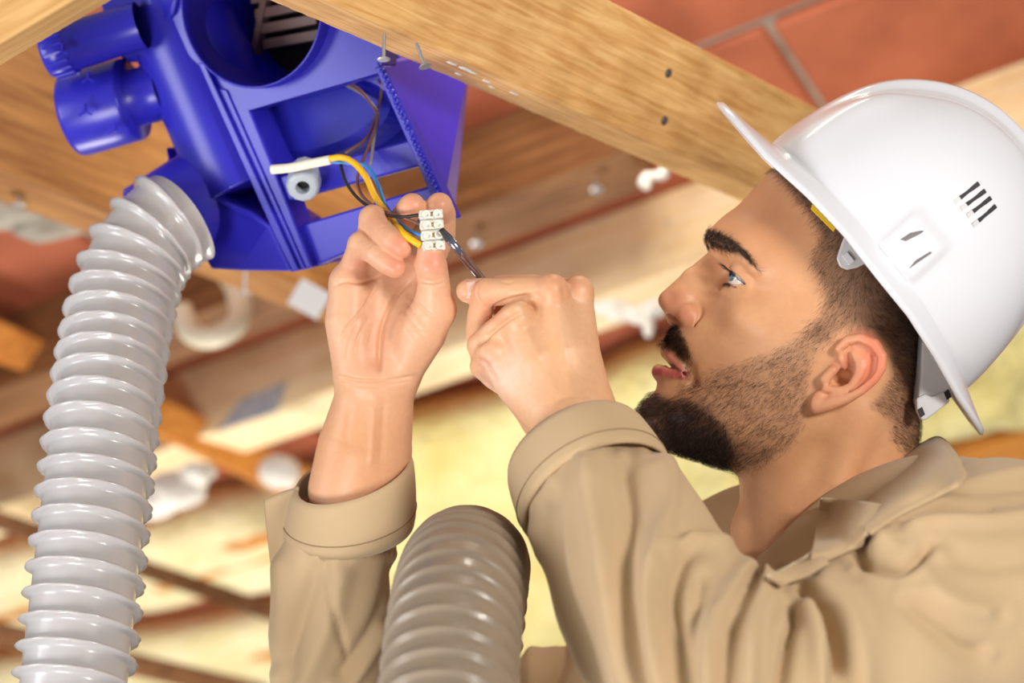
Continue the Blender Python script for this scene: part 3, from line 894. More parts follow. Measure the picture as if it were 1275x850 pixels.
def strands(idx, root_n, dirs, length, width, curl=0.25, lift=0.35, seed=1):
    """tapered three-sided hairs growing from head vertices idx"""
    rg = np.random.default_rng(seed); n = len(idx)
    N = headN[idx]; P = headV[idx] + rg.uniform(-1, 1, (n, 3)) * hl * 0.6
    D = dirs + rg.normal(0, curl, (n, 3)); D = D - N * (D * N).sum(axis=1, keepdims=True)
    D /= np.linalg.norm(D, axis=1, keepdims=True) + 1e-9
    Lh = length * rg.uniform(0.6, 1.25, n)[:, None]
    S = np.cross(N, D)
    bend = rg.normal(0, 0.16, n)[:, None]
    c0 = P - N * 0.0006
    c1 = P + (D * 0.5 + N * lift + S * bend * 0.3) * Lh
    c2 = P + (D * 1.0 + N * lift * 1.1 + S * bend) * Lh
    V = []
    w = width if np.isscalar(width) else width[:, None]
    for c, s in ((c0, 1.0), (c1, 0.8)):
        V += [c + S * w * s, c - S * w * 0.5 * s + N * w * 0.87 * s, c - S * w * 0.5 * s - N * w * 0.87 * s]
    V.append(c2)
    V = np.stack(V, axis=1).reshape(-1, 3)
    b = np.arange(n)[:, None] * 7
    T = []
    for a in range(3):
        e = (a + 1) % 3
        T += [b + np.array([[a, e, 3 + e]]), b + np.array([[a, 3 + e, 3 + a]]), b + np.array([[3 + a, 3 + e, 6]])]
    return V, np.vstack(T)


def pick(prob, n, seed):
    rg = np.random.default_rng(seed); p = prob / prob.sum()
    return rg.choice(len(prob), size=n, p=p)
# ------------------------------------------------------------------ hands and forearms
ZF = (0, 0, 1.0)
# far hand: palm to the lens, pinching the terminal block
gh = 0.00085
G = Grid(cp(372, 660, 1.66) - 0.004, cp(592, 232, 1.50) + 0.004, gh)
G.lo  # lens-space box around the hand
for seg in ([(438, 690, 1.628, 32), (442, 610, 1.616, 38), (454, 560, 1.611, 38.5), (468, 488, 1.603, 31)],):
    G.chain(seg, 0.01, flat=(ZF, 1.22))
# palm: metacarpal slab, heel, thumb mound
for mcp in ((436, 352, 1.606, 13), (458, 336, 1.610, 13), (488, 330, 1.612, 13), (524, 338, 1.612, 13)):
    G.chain([(474, 470, 1.606, 20), mcp], 0.014)
G.chain([(446, 462, 1.598, 20), (434, 400, 1.596, 19), (434, 352, 1.598, 15)], 0.012)         # little-finger mound
G.chain([(498, 458, 1.597, 19), (522, 412, 1.585, 22), (541, 384, 1.578, 17.5)], 0.010)       # thumb mound
G.chain([(474, 440, 1.5745, 5), (480, 392, 1.578, 9), (490, 350, 1.583, 11)], 0.018, op='sub')                       # hollow of the palm
# thumb
G.chain([(541, 386, 1.578, 15.5), (540, 350, 1.566, 12.5), (536, 330, 1.560, 13.0), (536, 314, 1.557, 10.5)], 0.005)
# index finger behind the block, middle finger beside it
G.chain([(530, 335, 1.612, 12), (550, 292, 1.602, 11), (551, 266, 1.590, 10.5), (547, 256, 1.574, 10.5)], 0.004)
G.chain([(488, 328, 1.614, 12), (496, 282, 1.612, 11), (508, 262, 1.598, 10.5), (513, 257, 1.574, 10.6)], 0.004)
# ring and little finger curled in
G.chain([(456, 332, 1.606, 12), (464, 272, 1.586, 10.5)], 0.004)
G.chain([(464, 272, 1.586, 10.5), (478, 290, 1.570, 9.6), (489, 300, 1.562, 9.8), (499, 307, 1.560, 9.4)], 0.003)
G.chain([(436, 346, 1.602, 11.5), (449, 304, 1.584, 9.8)], 0.004)
G.chain([(449, 304, 1.584, 9.8), (468, 317, 1.568, 9.0), (481, 327, 1.562, 9.0), (492, 333, 1.561, 8.4)], 0.003)
rhV, rhQ = G.mesh(); rhV = smooth_mesh(rhV, rhQ, 1, 0.4); del G


def crease(V, Q, items):
    """press fine lines (or raise ridges) into the lens-facing skin; items: (photo points, width px, depth mm, nearest, farthest)"""
    N = vnormals(V, Q); p = pix(V); d = -V[:, 2]; D = np.zeros(len(V))
    for pts, w, a, near, far in items:
        sel = (d > near) & (d < far) & (N[:, 2] > 0.05)
        C = catmull(np.array(pts, dtype=float), 6); x = p[sel]
        e = np.minimum(np.linalg.norm(x - C[0], axis=1), np.linalg.norm(x - C[-1], axis=1))
        D[sel] += a / 1000 * np.exp(-(seg_dist(x, C) / w) ** 2) * (0.25 + 0.75 * smoothstep(0, 14, e))
    return V + N * np.clip(D, -0.004, 0.004)[:, None]

PALM = (1.54, 1.602)
rhV = crease(rhV, rhQ, [
    ([(416, 356), (430, 350), (452, 352), (476, 342)], 2.2, -1.6, *PALM), ([(420, 430), (432, 408), (452, 385), (470, 352)], 2.4, -1.4, *PALM),
    ([(474, 466), (473, 440), (477, 405), (492, 370), (514, 345)], 3.2, -2.8, *PALM), ([(482, 462), (483, 430), (492, 395), (510, 362)], 7, 1.6, *PALM),
    ([(420, 468), (450, 474), (485, 473), (520, 468)], 2.4, -1.5, *PALM), ([(424, 476), (460, 481), (516, 474)], 2.0, -0.8, *PALM),
    ([(519, 352), (538, 356), (558, 350)], 2.0, -1.0, *PALM), ([(520, 346), (538, 350), (557, 345)], 1.8, -0.6, *PALM),
    ([(514, 372), (530, 388), (548, 398)], 2.0, -0.9, *PALM), ([(508, 378), (524, 398), (544, 410)], 2.0, -0.8, *PALM), ([(504, 386), (520, 408), (538, 420)], 2.0, -0.7, *PALM), ([(500, 396), (514, 418), (530, 430)], 2.0, -0.6, *PALM),
    ([(446, 400), (434, 428), (430, 450)], 2.2, -1.0, *PALM), ([(460, 395), (446, 420), (440, 446)], 2.4, -0.9, *PALM), ([(466, 405), (458, 430)], 2.2, -0.7, *PALM),
    ([(472, 284), (482, 280)], 1.6, -0.7, *PALM), ([(480, 302), (490, 292)], 1.6, -0.7, *PALM), ([(466, 322), (474, 312)], 1.6, -0.7, *PALM), ([(455, 312), (463, 303)], 1.6, -0.6, *PALM),
    ([(430, 560), (436, 500)], 5, -0.8, 1.5, 1.62), ([(462, 580), (466, 495)], 4, 1.2, 1.5, 1.62), ([(474, 580), (478, 495)], 4, -1.0, 1.5, 1.62)])
# near hand: back to the lens, closed round the screwdriver
G = Grid(cp(560, 610, 1.64) - 0.004, cp(830, 322, 1.45) + 0.004, gh)
G.chain([(762, 640, 1.47, 40), (735, 572, 1.50, 37), (712, 520, 1.522, 33)], 0.01, flat=(ZF, 1.15))
MC = {'i': (719, 365, 1.552, 11.5), 'm': (685, 364, 1.536, 12.5), 'r': (640, 398, 1.530, 12), 'p': (611, 440, 1.536, 11)}
G.chain([(733, 505, 1.533, 19), (722, 440, 1.536, 16), MC['i']], 0.012)
G.chain([(716, 510, 1.527, 20), (700, 440, 1.528, 17), MC['m']], 0.012)
G.chain([(694, 512, 1.527, 20), (664, 450, 1.526, 17), MC['r']], 0.012)
G.chain([(676, 515, 1.530, 18), (640, 475, 1.533, 16), MC['p']], 0.012)
G.chain([(700, 480, 1.545, 26), (675, 420, 1.555, 24)], 0.014)                                 # palm bulk behind
# knuckles
for q in ((720, 362, 1.548, 11.5), (688, 361, 1.529, 12.0), (644, 394, 1.524, 10.5), (612, 438, 1.531, 10)):
    G.chain([q], 0.006)
# index: along the top, behind the middle finger
G.chain([(718, 364, 1.556, 10.5), (662, 357, 1.578, 10.2), (622, 357, 1.594, 9.6), (604, 362, 1.604, 8.6)], 0.004)
# middle: forward to the joint, then down
G.chain([(686, 364, 1.534, 11.8), (640, 362, 1.540, 10.6), (606, 364, 1.552, 10.6)], 0.005)
G.chain([(606, 364, 1.552, 10.6), (597, 392, 1.562, 9.6), (594, 416, 1.572, 9.4), (612, 430, 1.590, 9)], 0.003)
# ring
G.chain([(642, 397, 1.527, 10.8), (618, 414, 1.535, 9.8), (598, 430, 1.547, 9.8)], 0.0045)
G.chain([(598, 430, 1.547, 9.8), (602, 452, 1.562, 9.2), (616, 466, 1.580, 9)], 0.003)
# little finger
G.chain([(612, 440, 1.533, 10.2), (602, 452, 1.541, 9.0), (600, 456, 1.545, 8.8)], 0.004)
G.chain([(600, 456, 1.545, 8.8), (613, 470, 1.552, 8.4), (630, 482, 1.562, 8.2)], 0.003)
# thumb from behind, tip and nail to the left
G.chain([(716, 470, 1.566, 17), (672, 408, 1.592, 15), (622, 374, 1.585, 12), (598, 364, 1.571, 11.6), (583, 362, 1.564, 9.6)], 0.004)
lhV, lhQ = G.mesh(); lhV = smooth_mesh(lhV, lhQ, 1, 0.4); del G
BACK = (1.44, 1.60)
lhV = crease(lhV, lhQ, [
    ([(668, 366), (648, 370), (628, 376), (608, 390)], 3.0, -2.6, *BACK), ([(664, 374), (640, 382), (612, 402), (592, 420)], 4.5, 2.0, *BACK),
    ([(652, 388), (630, 400), (606, 420), (592, 432)], 3.0, -2.4, *BACK), ([(700, 350), (703, 362), (706, 380)], 5, -1.8, *BACK),
    ([(592, 446), (604, 452), (612, 464), (618, 476)], 2.6, -2.0, *BACK), ([(596, 350), (594, 366), (600, 378)], 1.6, -0.9, *BACK), ([(606, 372), (616, 378)], 1.8, -0.9, *BACK),
    ([(618, 348), (632, 352), (645, 349)], 2.0, -0.7, *BACK), ([(690, 378), (700, 430), (712, 490)], 6, 0.9, *BACK), ([(650, 405), (672, 450), (694, 495)], 6, 0.8, *BACK),
    ([(684, 505), (706, 494), (732, 498)], 3.0, -0.9, *BACK), ([(690, 515), (715, 508), (742, 514)], 2.4, -0.7, *BACK), ([(640, 520), (652, 534), (668, 546)], 2.0, -0.9, *BACK), ([(634, 508), (644, 522), (660, 538)], 2.0, -0.7, *BACK)])

def hand_colors(V, pts, base):
    c = np.tile(base, (len(V), 1)); p = pix(V)
    for (x, y, r, col, a) in pts:
        t = (np.exp(-(np.hypot(p[:, 0] - x, p[:, 1] - y) / r) ** 2) * a)[:, None]; c = c * (1 - t) + np.asarray(col)[None] * t
    return c
PINK = srgb(226, 138, 112)
rhC = hand_colors(rhV, [(495, 306, 16, PINK, .8), (490, 332, 14, PINK, .8), (537, 325, 18, PINK, .8), (512, 256, 14, PINK, .55), (546, 254, 14, PINK, .45), (440, 330, 18, PINK, .45),
                        (460, 440, 40, srgb(222, 160, 128), .5), (440, 560, 80, srgb(208, 150, 104), .85), (465, 275, 16, srgb(220, 150, 120), .5)], srgb(229, 180, 145))
lhC = hand_colors(lhV, [(590, 362, 16, PINK, .35), (690, 355, 20, srgb(220, 150, 112), .55), (722, 356, 16, srgb(216, 148, 112), .5), (612, 392, 16, PINK, .4), (605, 452, 14, PINK, .5),
                        (700, 450, 50, srgb(222, 172, 128), .6), (630, 470, 30, srgb(240, 206, 186), .7)], srgb(226, 176, 136))  # the palest spot paints a highlight on the lower left of the hand

def nail_plate(p, axis, side, nrm, L, Wd, m, parent):
    """curved finger nail: centre p, along axis, across side"""
    V = []; Fs = []; nu, nv = 8, 8
    for i in range(nu + 1):
        for j in range(nv + 1):
            u = i / nu * 2 - 1; v = j / nv * 2 - 1
            w = Wd * (1 - 0.25 * max(0, u) ** 3) * math.sqrt(max(0.02, 1 - 0.35 * u ** 4))
            V.append(np.asarray(p) + axis * (u * L) + side * (v * w) + nrm * (-0.30 * Wd * v * v - 0.08 * L * u * u))
    for i in range(nu):
        for j in range(nv): Fs.append((i * 9 + j, (i + 1) * 9 + j, (i + 1) * 9 + j + 1, i * 9 + j + 1))
    o = mk('fingernail', V, Fs, m, parent)
    s = o.modifiers.new('thick', 'SOLIDIFY'); s.thickness = 0.0006; s.offset = 0
    return o
# ------------------------------------------------------------------ khaki work jacket
M_khaki = mat('khaki_cotton', srgb(197, 170, 134), 0.85, noise=(14, 0.30, srgb(182, 154, 116)), bump=(1400, 0.35, 0.0006), spec=0.2, sheen=0.15)
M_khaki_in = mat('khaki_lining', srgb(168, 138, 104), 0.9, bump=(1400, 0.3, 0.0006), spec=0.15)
M_thread = mat('pale_thread', srgb(216, 200, 174), 0.8); M_seam = mat('seam_thread', srgb(150, 124, 94), 0.8)
jh = 0.0026
G = Grid((cp(318, 0, 1.70)[0] - 0.01, -0.42, -1.98), (0.62, cp(0, 505, 1.5)[1], -1.20), jh)
# torso (wide from shoulder to shoulder = along the view axis)
TF = (ZF, 0.58)
G.cone(cp(1085, 735, 1.62), cp(1120, 1100, 1.63), 0.098, 0.130, 0.03, flat=TF)
G.cone(cp(1010, 800, 1.62), cp(1050, 1100, 1.63), 0.085, 0.115, 0.04, flat=TF)
# near shoulder and arm
G.chain([(1165, 668, 1.545, 62), (1245, 700, 1.46, 78), (1185, 752, 1.42, 80)], 0.04)
G.chain([(1185, 752, 1.42, 80), (1040, 838, 1.37, 74), (900, 900, 1.33, 70)], 0.03)
G.chain([(900, 900, 1.33, 70), (836, 788, 1.385, 68), (772, 662, 1.45, 58), (733, 594, 1.487, 49)], 0.012)
# far shoulder, upper arm and forearm
G.chain([(1030, 712, 1.70, 62), (985, 752, 1.78, 72), (720, 880, 1.76, 60), (440, 985, 1.70, 54)], 0.03)
G.chain([(440, 985, 1.70, 54), (414, 790, 1.655, 51), (420, 710, 1.638, 49), (433, 646, 1.628, 43)], 0.010)
# open cuffs: hollow out round the wrists
G.cone(cp(733, 594, 1.487), cp(690, 512, 1.535), 0.043, 0.052, 0.004, op='sub')
G.cone(cp(722, 575, 1.497), cp(752, 630, 1.465), 0.043, 0.030, 0.004, op='sub')
G.cone(cp(434, 648, 1.626), cp(446, 560, 1.612), 0.0405, 0.050, 0.004, op='sub')
G.cone(cp(436, 628, 1.622), cp(436, 690, 1.630), 0.0405, 0.030, 0.004, op='sub')
# neck opening
G.cone(H(1003, 540), H(982, 690), 0.060, 0.058, 0.004, op='sub')
G.cone(H(1066, 530), H(1050, 640), 0.053, 0.056, 0.004, op='sub')
jV, jQ = G.mesh(); del G
jV = smooth_mesh(jV, jQ, 2, 0.5)
# folds: (points in the photo, width px, depth mm, max/min distance) raise (+) or sink (-) the cloth along its normal
NEAR, FAR = (1.2, 1.60), (1.56, 2.0)
FOLDS = [
    # near forearm sleeve: long folds falling from the cuff
    ([(735, 560), (738, 621), (755, 700), (770, 793), (800, 900)], 15, 7, NEAR), ([(690, 600), (692, 680), (716, 770), (750, 880)], 13, -6, NEAR), ([(668, 640), (676, 700), (700, 770), (735, 880)], 11, 4, NEAR),
    ([(775, 560), (784, 630), (780, 700), (786, 770), (815, 900)], 14, -9, NEAR), ([(812, 560), (832, 616), (820, 681), (808, 747), (826, 900)], 13, 8, NEAR),
    ([(858, 668), (846, 700), (836, 747), (848, 821), (860, 920)], 14, -10, NEAR), ([(826, 705), (842, 683), (868, 672), (894, 682), (912, 700)], 9, 8, NEAR),
    ([(938, 698), (918, 722), (900, 752), (882, 800), (880, 920)], 12, 9, NEAR), ([(880, 700), (872, 740), (866, 800), (866, 900)], 9, -5, NEAR), ([(915, 716), (928, 734)], 8, -9, NEAR),
    ([(920, 760), (908, 800), (902, 900)], 9, -6, NEAR), ([(974, 712), (950, 745), (934, 790), (926, 920)], 11, 11, NEAR),
    ([(984, 735), (987, 770), (980, 800), (970, 900)], 7, -12, NEAR), ([(1000, 738), (1016, 785), (1016, 850), (1010, 920)], 10, 10, NEAR),
    ([(980, 716), (1008, 738), (1032, 772), (1044, 812), (1046, 850)], 7, -15, NEAR), ([(1010, 715), (1048, 745), (1070, 800), (1075, 900)], 18, 7, NEAR),
    # shoulder folds
    ([(1060, 705), (1095, 650), (1150, 600)], 12, -8, NEAR), ([(1090, 672), (1120, 640), (1180, 612), (1300, 592)], 12, 7, NEAR),
    ([(1110, 655), (1175, 634), (1245, 630)], 5, -8, NEAR), ([(1130, 625), (1190, 612), (1300, 606)], 6, -4, NEAR), ([(1120, 664), (1180, 648), (1300, 640)], 9, 5, NEAR),
    ([(1050, 698), (1062, 690), (1090, 702), (1130, 706), (1166, 668)], 7, -10, NEAR), ([(1072, 690), (1090, 678), (1125, 676)], 9, 8, NEAR),
    ([(1120, 735), (1150, 764), (1200, 806), (1240, 815)], 14, -6, NEAR), ([(1140, 722), (1190, 752), (1250, 765)], 16, 5, NEAR), ([(1170, 690), (1230, 700), (1320, 690)], 16, -4, NEAR),
    # far sleeve
    ([(345, 680), (352, 760), (342, 900)], 10, 4, FAR), ([(398, 690), (384, 740), (348, 840)], 12, -6, FAR), ([(430, 690), (412, 770), (366, 880)], 13, 5, FAR),
    ([(402, 650), (412, 740), (436, 830)], 4, -3, FAR), ([(495, 690), (470, 780), (412, 860)], 12, -6, FAR), ([(490, 765), (450, 830), (400, 890)], 9, 6, FAR), ([(500, 640), (470, 660), (410, 690)], 8, -4, FAR),
    ([(705, 770), (692, 850), (680, 950)], 10, -7, FAR), ([(665, 770), (660, 850), (655, 950)], 12, 6, FAR),
]
jN = vnormals(jV, jQ); jp = pix(jV); jd = -jV[:, 2]
disp = np.zeros(len(jV))
for pts, w, a, rng_ in FOLDS:
    sel = (jd > rng_[0]) & (jd < rng_[1])
    D = seg_dist(jp[sel], catmull(np.array(pts, dtype=float), 6))
    C = catmull(np.array(pts, dtype=float), 6)
    e = np.minimum(np.linalg.norm(jp[sel] - C[0], axis=1), np.linalg.norm(jp[sel] - C[-1], axis=1))
    disp[sel] += 1.25 * a / 1000.0 * np.exp(-(D / w) ** 2) * smoothstep(0, 26, e)
jV = jV + jN * np.clip(disp, -0.022, 0.022)[:, None]
for k in range(6):    # soft overall unevenness of the cloth
    q = RNG.normal(0, 1, 3) * (14 + 6 * k); jV = jV + jN * (0.0010 * np.sin(jV @ q + k))[:, None]
jV = smooth_mesh(jV, jQ, 1, 0.4)
person = thing('person', cp(1050, 1100, 1.62), 'man in khaki work jacket reaching up to wire a blue fan unit', 'person')
M_hair = mat('dark_hair', srgb(40, 30, 26), 0.55, spec=0.35)
M_beard = mat('beard_hair', srgb(38, 28, 24), 0.6, spec=0.3)

def hair_part(name, prob, n, dirfn, length, width, seed, m, **k):
    i = pick(prob, n, seed)
    V, T = strands(i, None, dirfn(hp[i], i), length, width, seed=seed, **k)
    o = mk(name, V, T, m, person); o['kind'] = 'stuff'
    return o

def const_dir(d):
    return lambda p, i: np.tile(np.asarray(d, dtype=float), (len(i), 1))
body_head = (headV, headQ, hc)
def scalp_dir(p, i):
    t = smoothstep(1040, 1105, p[:, 0] + 0.25 * (p[:, 1] - 400))
    a = np.radians(-128 + 103 * t); return np.stack([np.cos(a), np.sin(a), 0 * a], axis=1)
hair_part('scalp_hair', scalp_m * not_ear * (hp[:, 1] > 205), 30000, scalp_dir, 0.0080, 0.00006, 3, M_hair, curl=0.22, lift=0.20)
hair_part('beard', beard_m * (1 - 0.75 * dense_m) * not_ear * (hp[:, 0] < 1030), 7500, const_dir((-0.62, -0.62, 0)), 0.0068, 0.000065, 4, M_beard, curl=0.38, lift=0.25)
hair_part('chin_beard', dense_m * not_ear, 9000, const_dir((-0.35, -0.8, 0)), 0.0062, 0.00011, 5, M_beard, curl=0.4, lift=0.5)
hair_part('moustache', moust_m * (1 - 0.75 * smoothstep(428, 455, hp[:, 1])), 2600, lambda p, i: np.stack([np.full(len(i), 0.45), np.full(len(i), -0.8), 0.5 * np.sign(headV[i, 2] + D0)], axis=1), 0.0055, 0.0001, 6, M_beard, curl=0.3, lift=0.4)
hair_part('eyebrow', brow_m, 2600, lambda p, i: np.stack([np.full(len(i), 0.75), np.full(len(i), -0.25 - 0.6 * smoothstep(900, 935, p[:, 0])), 0.4 * np.sign(headV[i, 2] + D0)], axis=1), 0.0062, 0.0001, 7, M_hair, curl=0.25, lift=0.25)

# eyes: ball, iris, pupil in one turned profile each
M_sclera = mat('eye_white', srgb(226, 220, 214), 0.12, noise=(300, 0.3, srgb(214, 190, 182)), coat=0.6)
M_iris = mat('grey_blue_iris', srgb(120, 142, 150), 0.1, noise=(900, 0.8, srgb(60, 80, 92)), coat=0.8)
M_pupil = mat('pupil', srgb(10, 10, 12), 0.05, coat=1.0)
for side in (1, -1):
    c = EYE.copy(); c[2] = c[2] if side == 1 else -2 * D0 - c[2]
    ax = unit(np.array([-0.86, 0.26, 0.42 * side]))
    R = 0.0120
    def prof(a0, a1, n, rr): return [(rr * math.cos(a), rr * math.sin(a)) for a in np.linspace(a0, a1, n)]
    V, Fs = lathe(c, ax, prof(math.pi - 0.01, 0.50, 26, R), 40)
    e = mk('eyeball', V, Fs, M_sclera, person)
    V, Fs = lathe(c, ax, prof(0.50, 0.17, 8, R * 1.012), 40); mk('iris', V, Fs, M_iris, e)
    V, Fs = lathe(c, ax, prof(0.19, 0.001, 5, R * 1.01), 24); mk('pupil', V, Fs, M_pupil, e)
# eyelashes
rg = np.random.default_rng(5); parts = []
for side in (1, -1):
    for t in np.linspace(0, 1, 48):
        for (A, B, up, L) in (((901.5, 330, 33), (928, 354, 44), 1, 0.0085), ((903, 352.5, 33), (926, 355.5, 43), -1, 0.005)):
            a = H(A[0] + (B[0] - A[0]) * t, A[1] + (B[1] - A[1]) * t, A[2] + (B[2] - A[2]) * t + 1.5 * math.sin(math.pi * t))
            d = unit(np.array([-0.8 + 0.2 * t, 0.30 * up - 0.1, 0.25 + 0.5 * t]) + rg.normal(0, 0.12, 3)) * L * rg.uniform(0.7, 1.1) * (1 - 0.35 * t)
            p = np.array([a, a + d * 0.5, a + d + np.array([0, 0.0012 * up, 0])])
            if side == -1: p[:, 2] = -2 * D0 - p[:, 2]
            parts.append(tube(p, np.array([0.00024, 0.00018, 0.00005]), 3, cap=False))
V, Fs = join(parts); mk('eyelashes', V, Fs, M_hair, person)['kind'] = 'stuff'
M_nail = mat('finger_nail', srgb(236, 190, 172), 0.28, sub=0.1, spec=0.5)
def nails():
    def go(c, tip, n, L, Wd):
        a = unit(cp(*tip) - cp(*c)); n = unit(np.asarray(n) - a * np.dot(a, n)); nail_plate(cp(*c), a, np.cross(a, n), n, L, Wd, M_nail, person)
    go((583, 360, 1.5545), (571, 361, 1.5575), (-0.15, 0.1, 1), 0.0078, 0.0066)
    go((493, 297.5, 1.5570), (501, 302, 1.5545), (0.35, 0.55, 0.8), 0.0048, 0.0046)
    go((488, 324.5, 1.5560), (497, 329, 1.5540), (0.35, 0.6, 0.8), 0.0042, 0.0040)
nails()
jacket = mk('work_jacket', jV, jQ, M_khaki, person)
jacket['label'] = 'khaki cotton work jacket'


def ribbon(rows, m, name, parent, thick=0.0022, nu=10, nv=8):
    """smooth cloth sheet through rows of lens-space points (rows across, points along)"""
    R = [catmull(np.array(r, dtype=float), nu) for r in rows]
    A = np.array(R)                                         # rows x along x 3
    B = np.array([catmull(A[:, i], nv) for i in range(A.shape[1])])   # along x across x 3
    n, k = B.shape[:2]; V = B.reshape(-1, 3)
    Fs = [(i * k + j, (i + 1) * k + j, (i + 1) * k + j + 1, i * k + j + 1) for i in range(n - 1) for j in range(k - 1)]
    o = mk(name, V, np.array(Fs), m, parent)
    s = o.modifiers.new('thick', 'SOLIDIFY'); s.thickness = thick; s.offset = 0
    return o

# cuff bands: sleeves of cloth standing just outside the arm of the jacket
def cuff(c0, c1, r0, r1, flat, name='cuff', wob=0.0, seam=True, tilt=0.0):
    P = np.array([cp(*c0) * (1 - t) + cp(*c1) * t for t in np.linspace(0, 1, 9)])
    T, N, B = frames(P); th = np.linspace(0, 2 * math.pi, 64, endpoint=False); V = []
    for i in range(9):
        t = i / 8; r = r0 + (r1 - r0) * t + 0.0012 * math.sin(math.pi * t)
        if i in (0, 8): r -= 0.001
        for a in th:
            v = math.cos(a) * N[i] + math.sin(a) * B[i]
            v = v * r * (1 + wob * math.sin(2 * a + 1.0) + 0.4 * wob * math.sin(3 * a))
            v = v - np.array(ZF) * np.dot(v, ZF) * (1 - 1 / flat)
            V.append(P[i] + v - T[i] * (v[0] * tilt * (1 - 0.6 * t)))
    Fs = np.array([(i * 64 + j, i * 64 + (j + 1) % 64, (i + 1) * 64 + (j + 1) % 64, (i + 1) * 64 + j) for i in range(8) for j in range(64)])
    o = mk(name, V, Fs, M_khaki, jacket)
    s = o.modifiers.new('thick', 'SOLIDIFY'); s.thickness = 0.0028; s.offset = 0
    ring = [V[8 * 64 + j] * 1.0 for j in range(64)] 
    if seam:
        R = np.array([V[6 * 64 + j % 64] + unit(V[6 * 64 + j % 64] - P[6]) * 0.0016 for j in range(65)])
        v, f = tube(R, 0.0006, 5); mk('stitching', v, f, M_seam, o)
    return o
cuff((716, 562, 1.503), (744, 618, 1.473), 0.0535, 0.058, 1.0, wob=0.03)
cuff((440, 590, 1.612), (434, 655, 1.632), 0.0455, 0.0530, 1.0, wob=0.0, tilt=0.42)
# overlapping end of the far cuff
ribbon([[cp(372, 606, 1.615), cp(352, 612, 1.625), cp(329, 622, 1.63)], [cp(364, 650, 1.612), cp(348, 655, 1.622), cp(333, 662, 1.63)], [cp(358, 700, 1.62), cp(346, 702, 1.63), cp(338, 705, 1.635)]], M_khaki, 'cuff_tab', jacket)
# collar: standing fall round the nape, leaf with its point at the throat, far leaf seen from inside
def jac(px, py, lift=0.005, d=None):
    """point just outside the jacket at a photo pixel"""
    r = np.linalg.norm(jp2 - np.array([px, py]), axis=1); m = r < 9
    dd = jd2[m].min() - lift if m.any() else (d if d else 1.55)
    if d is not None: dd = min(dd, d)
    return cp(px, py, dd)
jp2 = pix(jV); jd2 = -jV[:, 2]
ribbon([[cp(1128, 566, 1.63), cp(1112, 580, 1.585), cp(1090, 600, 1.56), cp(1064, 624, 1.55), cp(1046, 650, 1.55)],
        [cp(1150, 552, 1.63), cp(1146, 560, 1.575), cp(1118, 590, 1.545), cp(1082, 618, 1.535), cp(1058, 650, 1.535)],
        [cp(1172, 546, 1.63), jac(1180, 566, 0.012), jac(1144, 598, 0.012), jac(1104, 626, 0.011), jac(1072, 655, 0.008)],
        [cp(1198, 575, 1.63), jac(1202, 596, 0.004), jac(1168, 618, 0.004), jac(1122, 640, 0.004), jac(1084, 664, 0.004)]], M_khaki, 'collar', jacket, 0.003)
ribbon([[cp(1023, 620, 1.528), jac(1050, 622, 0.014, 1.528), jac(1078, 626, 0.012), jac(1102, 630, 0.009)],
        [cp(1018, 650, 1.545), jac(1040, 650, 0.010, 1.54), jac(1066, 648, 0.008), jac(1092, 646, 0.006)],
        [jac(1012, 684, 0.006), jac(1032, 680, 0.006), jac(1056, 674, 0.005), jac(1080, 664, 0.004)],
        [jac(1008, 700, 0.003), jac(1030, 696, 0.002), jac(1052, 688, 0.002), jac(1072, 678, 0.002)]], M_khaki, 'collar_leaf', jacket, 0.003)
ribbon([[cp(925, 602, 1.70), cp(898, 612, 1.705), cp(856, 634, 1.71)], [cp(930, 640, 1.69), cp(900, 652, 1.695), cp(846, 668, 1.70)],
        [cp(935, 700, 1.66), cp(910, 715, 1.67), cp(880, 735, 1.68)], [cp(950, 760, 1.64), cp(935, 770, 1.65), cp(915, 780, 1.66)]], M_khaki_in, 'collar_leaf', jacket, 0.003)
# front placket edge below the throat
ribbon([[jac(1012, 688, 0.004), jac(985, 704, 0.004), jac(956, 718, 0.003)], [jac(1024, 695, 0.003), jac(995, 711, 0.003), jac(964, 724, 0.002)], [jac(1032, 700, 0.0), jac(1004, 717, 0.0), jac(970, 730, -0.001)]], M_khaki, 'placket', jacket, 0.003)
P = catmull([cp(1023, 620, 1.527), cp(1018, 650, 1.544), jac(1012, 684, 0.007), jac(985, 703, 0.006), jac(956, 717, 0.005)], 10)
V, Fs = tube(P, 0.0008, 5); mk('stitching', V, Fs, M_thread, jacket)
# ------------------------------------------------------------------ white hard hat
M_hat = mat('white_hat_plastic', srgb(226, 227, 235), 0.2, spec=0.5, coat=0.25, bump=(25, 0.03, 0.002))
M_hat_in = mat('grey_hat_fitting', srgb(206, 207, 210), 0.4)
M_hat_dark = mat('dark_slot', srgb(34, 26, 36), 0.6)
M_hat_gap = mat('shadowed_gap', srgb(120, 114, 116), 0.6)
M_yellow = mat('yellow_strap', srgb(238, 200, 40), 0.6)
K = D0 / F
HC = cp(1077, 332, D0)
h1 = unit(np.array([0.68, -0.73, 0.0]))       # front -> back along the rim
h2 = unit(np.array([0.73, 0.68, 0.15]))        # up through the crown
h3 = np.cross(h1, h2); h3 = h3 if h3[2] > 0 else -h3                    # towards the lens
NPH, NT = 240, 90


def rim_wave(e1):
    """how far the rim line lies above/below the straight base (px), by place along the hat"""
    return np.interp(e1, [-280, -188, -120, -60, 0, 60, 120, 180, 245], [10, 7, 13, 14, 9, 5, -6, -20, -30])


